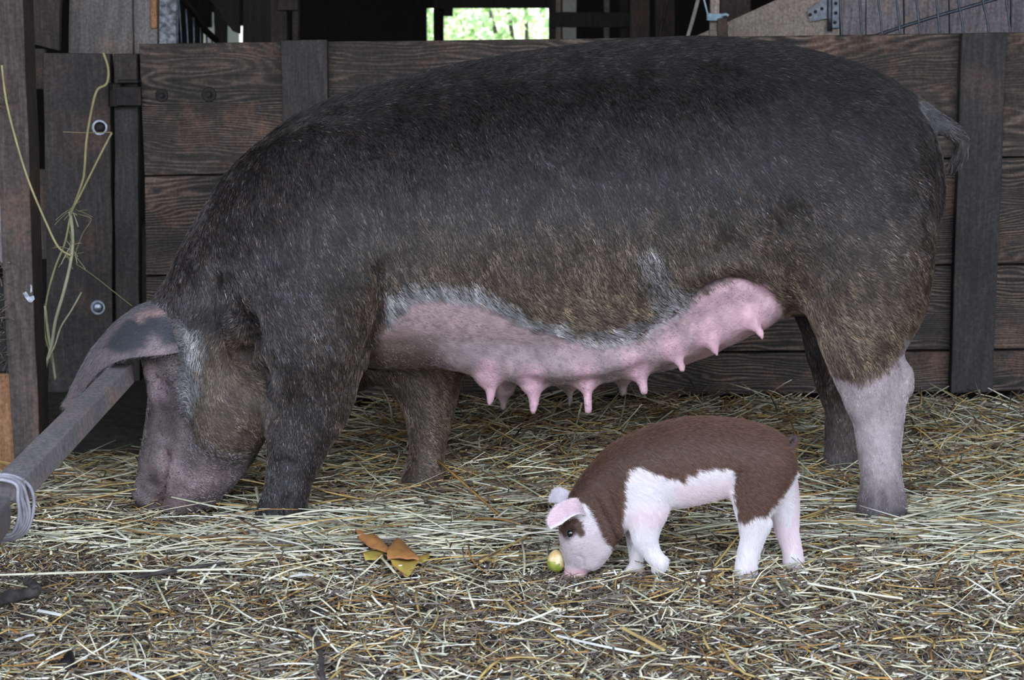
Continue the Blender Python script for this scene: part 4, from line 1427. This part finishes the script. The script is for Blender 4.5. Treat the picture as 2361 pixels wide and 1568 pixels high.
def piglet_coat(P, NN, r_):
    x, y, w, far = piglet_zones(P)
    n = len(P)
    u = r_.uniform(size=n)
    br = lerp(np.tile(np.array([0.060, 0.034, 0.028]), (n, 1)), (0.27, 0.135, 0.085), u ** 1.6)
    wh = np.tile(np.array([0.86, 0.83, 0.86]), (n, 1)) * (0.8 + 0.2 * u)[:, None]
    pk_ = np.maximum(mask(x, y, [(1548, 1120), (1685, 1100), (1700, 1150), (1560, 1185)], 20), np.maximum(far & (y > 1120) & (x > 1750), mask(x, y, [(1440, 1170), (1550, 1165), (1540, 1215), (1450, 1215)], 20)))
    wh = lerp(wh, (0.78, 0.62, 0.66), pk_ * 0.75)
    wh = lerp(wh, (0.56, 0.50, 0.53), (1 - sstep(1400, 1430, x)) * sstep(1180, 1220, y) * 0.8)
    c = np.where((r_.uniform(size=n) < w)[:, None], wh, br)
    dens = np.where(w > 0.5, 0.95, 1.0)
    face = (1 - sstep(1400, 1430, x)) * sstep(1180, 1220, y)
    dens = dens * (1 - 0.6 * face * (w > 0.5))
    dens = dens * (1 - 0.9 * sstep(1300, 1318, y) * (x < 1360))
    ln = np.where(w > 0.5, 0.010, 0.009) * (1 - 0.4 * face)
    dens = np.where((x > 1815) & (y < 1100) & (np.abs(P[:, 1] - YP) < 0.02), 0.15, dens)
    return c, dens, ln


def piglet_flow(P, NN):
    x, y = near_xy(P, YP)
    d = np.tile(np.array([0.8, 0, -0.5]), (len(P), 1))
    leg = sstep(1150, 1200, y) * (x > 1430)
    d = lerp(d, (0.25, 0, -0.9), leg)
    head = (1 - sstep(1380, 1430, x)) * sstep(1170, 1220, y)
    d = lerp(d, (0.6, 0, 0.45), head)
    return d


piglet = thing('piglet', 'small brown and white piglet nosing at an apple in the straw beneath the sow', 'piglet', at(1590, 1320, YP) * np.array([1, 1, 0]))
fast_mesh('body', Vp, Qp, M_piglet_skin, piglet, smooth=True, origin=at(1590, 1130, YP), colors=piglet_skin(Vp))
make_hair('coat', Vp, Qp, piglet, M_piglet_hair, piglet_coat, 80000, piglet_flow, 15, rad=0.00022, lift=0.22, curl=0.2)
eA = [(1352, 1178, YP - .038), (1345, 1152, YP - .030), (1318, 1149, YP - .030), (1290, 1160, YP - .036), (1270, 1178, YP - .044), (1261, 1202, YP - .050), (1268, 1220, YP - .054)]
eB = [(1350, 1190, YP - .046), (1338, 1186, YP - .054), (1322, 1190, YP - .060), (1308, 1199, YP - .062), (1294, 1209, YP - .062), (1281, 1215, YP - .060), (1270, 1221, YP - .056)]
Vq, Qq = flap(eA, eB, 30, 14, (0.0, 0.010, 0.004), 0.0030)
xq, yq = proj(Vq)
dq, _ = seg_dist(xq, yq, [(1345, 1187), (1322, 1191), (1296, 1209), (1270, 1221)])
cq = lerp(np.tile(np.array([0.62, 0.40, 0.45]), (len(Vq), 1)), (0.82, 0.74, 0.76), 1 - sstep(2, 9, dq))
cq = lerp(cq, (0.34, 0.22, 0.24), sstep(1318, 1345, xq) * 0.6)
fast_mesh('ear', Vq, Qq, M_piglet_skin, piglet, smooth=True, origin=at(1305, 1185, YP - .04), colors=cq)


def pale_down(P, NN, r_):
    n = len(P)
    return np.tile(np.array([0.80, 0.74, 0.78]), (n, 1)) * r_.uniform(0.6, 1.1, (n, 1)), np.full(n, 1.0), np.full(n, 0.0065)


make_hair('ear_down', Vq, Qq, piglet, M_piglet_hair, pale_down, 1600, lambda P, N_: np.tile(np.array([-0.7, 0, -0.3]), (len(P), 1)), 18, rad=0.00016, lift=0.2, curl=0.3)
eA = [(1326, 1150, YP + .010), (1310, 1132, YP + .022), (1290, 1124, YP + .032), (1275, 1130, YP + .040), (1267, 1148, YP + .046)]
eB = [(1318, 1168, YP + .004), (1304, 1162, YP + .010), (1290, 1160, YP + .018), (1278, 1160, YP + .028), (1268, 1160, YP + .040)]
Vq, Qq = flap(eA, eB, 24, 12, (0.0, 0.006, 0.002), 0.0026)
fast_mesh('ear', Vq, Qq, M_piglet_skin, piglet, smooth=True, origin=at(1290, 1140, YP + .03), colors=lerp(np.tile(np.array([0.42, 0.35, 0.40]), (len(Vq), 1)), (0.58, 0.53, 0.60), 0.5 + 0.5 * vnoise(Vq, 60, 5)))
make_hair('ear_down', Vq, Qq, piglet, M_piglet_hair, pale_down, 900, lambda P, N_: np.tile(np.array([-0.5, 0, 0.4]), (len(P), 1)), 19, rad=0.00016, lift=0.2, curl=0.3)


def ball(c, r, nu=18, nv=12, sq=(1, 1, 1)):
    Vv, Ff = [], []
    for i in range(nv + 1):
        a = math.pi * i / nv
        for j in range(nu):
            b = 2 * math.pi * j / nu
            Vv.append(np.asarray(c) + r * np.array([sq[0] * math.sin(a) * math.cos(b), sq[1] * math.sin(a) * math.sin(b), sq[2] * math.cos(a)]))
    for i in range(nv):
        for j in range(nu):
            Ff.append((i * nu + j, (i + 1) * nu + j, (i + 1) * nu + (j + 1) % nu, i * nu + (j + 1) % nu))
    return np.array(Vv), Ff


def surf_y(Vm, px, py, rad=6):
    x, y = proj(Vm)
    k = np.hypot(x - px, y - py) < rad
    return float(Vm[k][:, 1].min()) if k.any() else 0.0


M_eye = plain('piglet_eye', (0.006, 0.006, 0.010), 0.08, 0, 0.3, 20, 0.0, spec=0.9)
ey = surf_y(Vp, 1315, 1230)
Vv, Ff = ball(at(1316, 1230, ey + 0.0050), 0.0084, sq=(0.85, 0.85, 1.0))
mesh_obj('eye', Vv, Ff, M_eye, piglet, smooth=True)

# ---------------------------------------------------------------- apple, leaf, twigs and chips on the floor
gz = lambda x, y: float(ground_z(np.array([x]), np.array([y]))[0])


def on_floor(px, py, zoff=0.0):
    Y = -0.5
    for _ in range(30):
        p = at(px, py, Y)
        d = (p - CAM) / (p[1] - CAM[1])
        t = (gz(p[0], p[1]) + zoff - CAM[2]) / d[2]
        Y = 0.5 * Y + 0.5 * (CAM[1] + t)
    return at(px, py, Y)


ac_ = at(1288, 1290, YP - .02)
apple = thing('gnawed_apple', 'gnawed apple with green peel at the snout of the piglet', 'apple', (ac_[0], ac_[1], gz(ac_[0], ac_[1])))
Vv, Ff = ball(at(1283, 1294, YP + .012), 0.0215, 26, 20, (0.86, 0.9, 1.0))
Vv = Vv + 0.0025 * np.stack([vnoise(Vv, 60, 1), vnoise(Vv, 60, 2), vnoise(Vv, 60, 3)], 1)
mesh_obj('flesh', Vv, Ff, plain('apple_flesh', (0.72, 0.62, 0.40), 0.45, 0, 0.3, 45, 0.3, col2=(0.60, 0.36, 0.13)), apple, smooth=True)
cen_ = at(1283, 1294, YP + .012)
Vv2 = cen_ + (Vv - cen_) * 1.035
dirs = (Vv - cen_) / np.linalg.norm(Vv - cen_, axis=1)[:, None]
keep_ = dirs @ np.array([-0.45, -0.45, -0.77]) > 0.30 + 0.12 * vnoise(dirs, 2.5, 6)
Fp_ = [f for f in Ff if all(keep_[list(f)])]
ix_ = sorted({q for f in Fp_ for q in f})
mp_ = {q: k for k, q in enumerate(ix_)}
pe = mesh_obj('peel', Vv2[ix_], [tuple(mp_[q] for q in f) for f in Fp_], plain('apple_peel', (0.17, 0.24, 0.045), 0.35, 0, 0.4, 60, 0.1, col2=(0.33, 0.33, 0.06)), apple, smooth=True)
sm_ = pe.modifiers.new('thickness', 'SOLIDIFY')
sm_.thickness = 0.0012
pe['label'] = 'yellow-green peel'

# autumn leaf: curled two-lobed blade
M_dryleaf = plain('dry_leaf', (0.32, 0.12, 0.055), 0.6, 0, 0.4, 45, 0.5, col2=(0.40, 0.20, 0.05))
M_leafback = plain('dry_leaf_edge', (0.55, 0.28, 0.06), 0.55, 0, 0.4, 60, 0.4, col2=(0.36, 0.33, 0.07))
lc = on_floor(890, 1275, 0.012)
leaf = thing('dead_leaf', 'crumpled orange-brown dead leaf on the straw before the front feet of the sow', 'leaf', lc)


def lobe(A_, B_, m, bulge, nu=22, nv=9, up=0.02, label=None):
    f_ = lambda L_: [(a, b, float(on_floor(a, b, up)[1])) for a, b in L_]
    vv_, qq_ = flap(f_(A_), f_(B_), nu, nv, bulge, 0.0015)
    vv_ = vv_ + 0.0025 * np.stack([0 * vv_[:, 0], vnoise(vv_, 70, 1), vnoise(vv_, 70, 2)], 1)
    x_ = fast_mesh('lobe', vv_, qq_, m, leaf, smooth=True, origin=lc)
    if label:
        x_['label'] = label


lobe([(818, 1230), (850, 1226), (872, 1238), (893, 1258), (905, 1275)], [(824, 1240), (845, 1256), (868, 1268), (890, 1276), (900, 1284)], M_dryleaf, (0, -0.006, 0.014), up=0.034)
lobe([(893, 1274), (906, 1250), (918, 1240), (938, 1256), (966, 1286)], [(893, 1288), (905, 1288), (922, 1288), (942, 1288), (966, 1292)], M_dryleaf, (0, -0.006, 0.012), up=0.034)
lobe([(890, 1282), (918, 1288), (945, 1290), (972, 1288)], [(904, 1302), (926, 1320), (940, 1330), (958, 1306)], M_leafback, (0, -0.006, 0.010), up=0.024, label='yellow-orange curled underside lobe')
lobe([(836, 1276), (855, 1268), (882, 1270)], [(842, 1292), (865, 1291), (886, 1288)], M_leafback, (0, -0.006, 0.008), up=0.024, label='yellow-orange curled underside lobe')
lobe([(955, 1284), (975, 1278), (990, 1276)], [(960, 1300), (976, 1296), (990, 1286)], M_leafback, (0, -0.004, 0.006), up=0.022)


def ground_tube(name, pix, r0, r1, m, label, cat, zoff=None, flat=1.0, n=10, group=None):
    z = r0 * 0.8 if zoff is None else zoff
    P = spline([on_floor(a, b, z) for a, b in pix], 18)
    V_, F_ = tube_geo(P, np.linspace(r0, r1, 18) * (1 + 0.1 * rng.normal(size=18)), n, flat=flat)
    V_ = V_ + 0.10 * r0 * np.stack([vnoise(V_, 120, 1), vnoise(V_, 120, 2), vnoise(V_, 120, 3)], 1)
    o_ = mesh_obj(name, V_, F_, m, smooth=True)
    return tag(o_, label, cat, group)


st = ground_tube('fallen_branch', [(-60, 1412), (0, 1385), (45, 1372), (88, 1366)], 0.014, 0.010, M_twig, 'thick dark fallen branch at the left edge below the rail', 'branch', 0.024)
ground_tube('twig', [(85, 1360), (72, 1345), (58, 1340)], 0.009, 0.007, M_twig, 'broken dark stub beside the end of the fallen branch', 'twig', 0.024)
ground_tube('twig', [(712, 1445), (735, 1490), (745, 1570)], 0.0035, 0.005, M_twig, 'thin dark twig upright at the bottom edge of the picture', 'twig', 0.024)
ground_tube('twig', [(300, 1333), (420, 1312), (520, 1298)], 0.004, 0.003, M_twig, 'thin dark twig lying in the pale straw left of the dead leaf', 'twig', 0.026)


M_strawpale = plain('long_straw_stalk', (0.72, 0.68, 0.52), 0.45, 0, 0.25, 20, 0.1)
M_strawgold = plain('golden_straw_stalk', (0.56, 0.40, 0.16), 0.45, 0, 0.35, 20, 0.1)
for pix_, r_s, m_s, lab_s in (
        ([(-40, 1327), (120, 1322), (300, 1317), (560, 1312)], 0.0034, M_strawpale, 'long pale straw stalk lying level from the left edge above the fallen branch'),
        ([(612, 1202), (771, 1175), (1040, 1194)], 0.0030, M_strawpale, 'long pale straw stalk crossing before the near front foot of the sow'),
        ([(1862, 1345), (1960, 1362), (2081, 1380)], 0.0034, M_strawpale, 'pale straw stalk right of the hind feet of the piglet'),
        ([(2060, 1198), (2170, 1172), (2300, 1146)], 0.0034, M_strawpale, 'pale straw stalk reaching right from the near hind hoof of the sow'),
        ([(1108, 1295), (1160, 1266), (1216, 1236)], 0.0044, M_strawgold, 'golden straw stalk slanting up left of the piglet'),
        ([(1434, 1447), (1480, 1472), (1532, 1500)], 0.0040, M_strawgold, 'golden straw stalk slanting down beside the long white wood chip'),
        ([(590, 1122), (598, 1160), (618, 1205)], 0.0034, M_strawpale, 'short upright pale straw stalk against the near front foot of the sow'),
        ([(820, 1080), (870, 1100), (925, 1117)], 0.0036, M_strawpale, 'pale straw stalk between the two front legs of the sow')):
    ground_tube('straw_stalk', pix_, r_s, r_s * 0.85, m_s, lab_s, 'straw', 0.030, flat=0.7, n=8, group='single straw stalks on the floor')


def chip(pix, w, label, zoff=0.024, m=M_chip):
    P = spline([on_floor(a, b, zoff) for a, b in pix], 10)
    V_, F_ = tube_geo(P, np.full(10, w) * (1 + 0.08 * rng.normal(size=10)), 4, flat=0.45)
    o_ = mesh_obj('wood_chip', V_, F_, m)
    return tag(o_, label, 'wood chip', 'white wood chips on the floor')


chip([(88, 1408), (115, 1413), (143, 1419)], 0.0065, 'short broad white wood chip just below the fallen branch')
chip([(1285, 1466), (1380, 1488), (1475, 1507)], 0.0048, 'long white wood chip at the bottom centre of the picture')
chip([(268, 1541), (310, 1555), (345, 1572)], 0.0050, 'white wood chip cut by the bottom edge at lower left')
chip([(1120, 1432), (1160, 1437), (1198, 1439)], 0.0042, 'short white wood chip below the apple of the piglet')
chip([(668, 1330), (700, 1326), (735, 1328)], 0.0052, 'short white wood chip in the straw below the dead leaf')
chip([(38, 1476), (58, 1468), (78, 1464)], 0.0048, 'stubby white wood chip near the lower left corner above the black leaf')
lb = on_floor(155, 1530, 0.020)
vv, qq = flap([(138, 1538, lb[1] + .02), (150, 1508, lb[1] + .03), (165, 1500, lb[1] + .03), (174, 1520, lb[1] + .02)], [(132, 1545, lb[1] - .005), (145, 1550, lb[1] - .01), (160, 1548, lb[1] - .01), (172, 1540, lb[1])], 16, 8, (0, -0.01, 0.012), 0.002)
o = fast_mesh('black_leaf', vv, qq, M_blackleaf, smooth=True, origin=lb)
tag(o, 'curled black rotten leaf near the bottom left corner', 'leaf')

# hay stalks caught on the jamb: one wisp of several stems
wisp = thing('hay_wisp', 'tall wisp of yellow-green hay stems hanging in front of the hinge plank', 'hay', at(165, 860, 0.95))
M_hay = plain('hay_stem', (0.42, 0.36, 0.17), 0.5, 0, 0.35, 25, 0.1, col2=(0.27, 0.25, 0.13))
M_hayp = plain('pale_hay_stem', (0.56, 0.55, 0.36), 0.5, 0, 0.3, 25, 0.1)


def stem(pix, rpx, m, Y=0.98, Y2=None):
    Y2 = Y if Y2 is None else Y2
    n_ = len(pix)
    P = [at(a, b, Y + (Y2 - Y) * i / (n_ - 1)) for i, (a, b) in enumerate(pix)]
    V_, F_ = tube_geo(spline(P, 6 * n_), rpx * 0.0011, 7, flat=0.6)
    mesh_obj('stem', V_, F_, m, wisp, smooth=True)


stem([(238, 122), (248, 150), (250, 175), (244, 195), (224, 208), (212, 250), (200, 320), (195, 390), (190, 420), (168, 480), (158, 492)], 3.2, M_hay, 1.04)
stem([(258, 306), (235, 350), (205, 410), (185, 450), (165, 490), (150, 560), (128, 615), (108, 690), (103, 760), (112, 800), (130, 872)], 2.8, M_hay, 1.03, 0.95)
stem([(145, 304), (200, 306), (258, 305)], 1.6, M_hay, 1.05)
stem([(162, 490), (168, 545), (164, 600), (148, 670), (128, 740), (118, 800), (94, 880)], 4.2, M_hayp, 1.0, 0.92)
stem([(188, 674), (165, 715), (140, 755), (125, 800), (96, 855)], 3.6, M_hayp, 0.98, 0.92)
stem([(104, 705), (108, 740), (113, 780), (120, 815), (128, 875)], 3.4, M_hayp, 0.94)
stem([(175, 608), (215, 635), (262, 672), (305, 706)], 1.8, M_hay, 1.03)
stem([(4, 150), (18, 250), (60, 400), (105, 510), (135, 570), (165, 590)], 2.6, M_hay, 0.47, 0.52)
stem([(160, 490), (185, 495), (210, 506), (190, 540), (172, 590)], 1.5, M_hay, 1.02)
for k in range(26):
    a = rng.uniform(0, 6.28)
    c_ = (160 + rng.normal() * 8, 585 + rng.normal() * 18) if k % 3 else (160 + rng.normal() * 10, 490 + rng.normal() * 5)
    l_ = rng.uniform(10, 42)
    stem([c_, (c_[0] + math.cos(a) * l_ * .5, c_[1] + math.sin(a) * l_ * .5 + 3), (c_[0] + math.cos(a) * l_, c_[1] + math.sin(a) * l_ + 8)], rng.uniform(0.7, 1.6), M_hay if k % 2 else M_hayp, 0.98)
# cobwebby hay tuft behind the corner post
tp = []
for k in range(70):
    c_ = (rng.uniform(-20, 22), rng.uniform(600, 860) if k % 5 else rng.uniform(215, 260))
    a = rng.uniform(0, 6.28)
    l_ = rng.uniform(15, 60)
    pts = [at(c_[0] + math.cos(a) * l_ * (t - .5) + rng.normal() * 3, c_[1] + math.sin(a) * l_ * (t - .5) + rng.normal() * 4, 0.50 + rng.uniform(-.01, .10)) for t in (0, .5, 1)]
    tp.append(tube_geo(spline(pts, 7), rng.uniform(0.0006, 0.0018), 5))
V_, F_ = join_geo(tp)
o = mesh_obj('dusty_tuft', V_, F_, M_fluff, smooth=True)
tag(o, 'dusty tangle of old hay caught behind the corner post', 'hay', kind='stuff')

# ---------------------------------------------------------------- straw bedding


def straw_mesh(name, C, L_, Wd, yaw, pitch, bend, twist, col, label, seg=4):
    n = len(C)
    s = np.linspace(-0.5, 0.5, seg + 1)
    dx = np.stack([np.cos(yaw) * np.cos(pitch), np.sin(yaw) * np.cos(pitch), np.sin(pitch)], 1)
    sx = np.stack([-np.sin(yaw), np.cos(yaw), 0 * yaw], 1)
    ux = np.cross(dx, sx)
    side = sx * np.cos(twist)[:, None] + ux * np.sin(twist)[:, None]
    nrm = np.cross(dx, side)
    Vv = np.zeros((n, seg + 1, 4, 3))
    for i, t in enumerate(s):
        c = C + dx * (L_ * t)[:, None] + sx * (bend[:, 0] * L_ * (t * t * 4 - 0.33))[:, None] + np.array([0, 0, 1.0]) * (bend[:, 1] * L_ * (t * t * 4 - 0.33))[:, None]
        w = (Wd * (1 - 0.25 * abs(t)))[:, None]
        Vv[:, i, 0] = c + side * w / 2
        Vv[:, i, 1] = c + nrm * w * 0.28
        Vv[:, i, 2] = c - side * w / 2
        Vv[:, i, 3] = c - nrm * w * 0.28
    base = (np.arange(n) * (seg + 1) * 4)[:, None]
    q = []
    for i in range(seg):
        for k in range(4):
            q.append([i * 4 + k, i * 4 + (k + 1) % 4, i * 4 + 4 + (k + 1) % 4, i * 4 + 4 + k])
    q.append([3, 2, 1, 0]); q.append([seg * 4 + k for k in range(4)])
    q = np.array(q)
    Qs = (base[:, None, :] + q[None, :, :]).reshape(-1, 4)
    cv = np.repeat(col, (seg + 1) * 4, axis=0)
    o_ = fast_mesh(name, Vv.reshape(-1, 3), Qs, M_straw, colors=cv)
    tag(o_, label, 'straw', kind='stuff')
    return o_


PAL = np.array([(0.70, 0.63, 0.44), (0.52, 0.52, 0.37), (0.50, 0.34, 0.12), (0.17, 0.11, 0.065), (0.21, 0.17, 0.14), (0.34, 0.175, 0.055), (0.82, 0.78, 0.66), (0.08, 0.062, 0.050), (0.38, 0.38, 0.26)])


def pick_col(n, wts):
    w = np.array(wts, float)
    k = rng.choice(len(PAL), n, p=w / w.sum())
    return PAL[k] * rng.uniform(0.7, 1.2, (n, 1))


# keep-out: the hollow dark place behind the head, the feet and the animals' noses
def clear(x, y):
    """bare patches: at the muzzle of the sow, the dead leaf, the nose of the piglet and the fallen branch"""
    e_ = lambda a, b, r, q: ((x - a) / r) ** 2 + ((y - b) / q) ** 2 < 1
    return e_(-0.70, 0.05, 0.13, 0.15) | e_(lc[0], lc[1], 0.085, 0.06) | e_(-0.88, -0.38, 0.16, 0.13) | e_(ac_[0] + 0.02, ac_[1] - 0.03, 0.10, 0.09) | e_(st.location[0], st.location[1] - 0.03, 0.16, 0.08)


def scatter(n, x0, x1, y0, y1, lmin, lmax, wmin, wmax, yaw_sd, wts, zmax, power=2.2, pitch=0.10, dens=None):
    x = rng.uniform(x0, x1, n); y = rng.uniform(y0, y1, n)
    cl = clear(x, y) if lmax > 0.1 else np.zeros(n, bool)
    x, y = x[~cl], y[~cl]
    n = len(x)
    if dens is not None:
        k = rng.uniform(size=n) < dens(x, y)
        x, y = x[k], y[k]
    n = len(x)
    L_ = lmin + (lmax - lmin) * rng.uniform(size=n) ** power
    Wd = rng.uniform(wmin, wmax, n)
    yaw = rng.normal(0, yaw_sd, n) + np.where(rng.uniform(size=n) < 0.5, 0, math.pi)
    pt = rng.normal(0, pitch, n)
    z = ground_z(x, y) + rng.uniform(0, 1, n) ** 1.3 * zmax + np.abs(np.sin(pt)) * L_ * 0.3
    bend = np.stack([rng.normal(0, 0.09, n), rng.normal(0, 0.03, n)], 1)
    return np.stack([x, y, z], 1), L_, Wd, yaw, pt, bend, rng.uniform(-0.6, 0.6, n), pick_col(n, wts)


def cat(*a):
    return [np.concatenate(q) for q in zip(*a)]


#         pale green gold brown grey orange white black sage
chop = cat(
    scatter(46000, -1.15, 1.15, -1.25, -0.25, 0.005, 0.040, 0.0010, 0.0034, 1.6, (2.4, 0.5, 1.8, 5, 8, 1.4, 1.0, 2.5, 0.8), 0.009, 2.0, 0.30),
    scatter(6500, -1.15, 1.15, -1.25, -0.30, 0.025, 0.13, 0.0022, 0.0060, 1.6, (5, 1.0, 3, 2.5, 5, 1.6, 1.8, 0.6, 1.0), 0.016, 1.9, 0.22),
    scatter(2500, -1.15, 1.15, -1.25, 0.10, 0.008, 0.018, 0.0036, 0.0066, 1.5, (5, 2, 1, 1, 2, 1, 4, 0, 1), 0.018, 1.8, 0.4),
    scatter(26000, -1.25, 1.35, -0.30, 0.50, 0.008, 0.06, 0.0012, 0.0042, 1.3, (2, 2, 2, 4, 4, 1, 0.7, 3, 2), 0.011, 2.0, 0.26),
)
straw_mesh('chopped_straw', *chop, 'chopped brown and grey straw litter covering the floor before the pigs', seg=3)


def heap(x, y):
    a = np.exp(-(((x + 0.42) / 0.38) ** 2 + ((y + 0.16) / 0.15) ** 2))
    b = np.exp(-(((x - 0.95) / 0.34) ** 2 + ((y + 0.02) / 0.28) ** 2))
    return np.clip(0.10 + 0.95 * np.maximum(a, b), 0, 1)


long_ = cat(
    scatter(5200, -1.0, 1.2, -0.48, 0.15, 0.06, 0.36, 0.0030, 0.0068, 0.55, (7, 4, 2.0, 0.8, 1.4, 0.5, 4.0, 0.2, 3), 0.022, 1.7, 0.06, dens=heap),
    scatter(7500, -1.2, 1.45, 0.05, 1.04, 0.05, 0.30, 0.0026, 0.0060, 0.75, (3, 3, 4, 3, 3, 1.2, 0.8, 1.2, 3), 0.030, 1.8, 0.13),
    scatter(6000, -0.35, 1.45, 0.15, 1.03, 0.03, 0.18, 0.0022, 0.0052, 1.0, (2, 2, 4, 3, 3, 1.2, 0.5, 1.5, 2), 0.036, 1.6, 0.26),
)
straw_mesh('straw_bedding', *long_, 'long pale straw stems bedding the pen floor under the pigs')
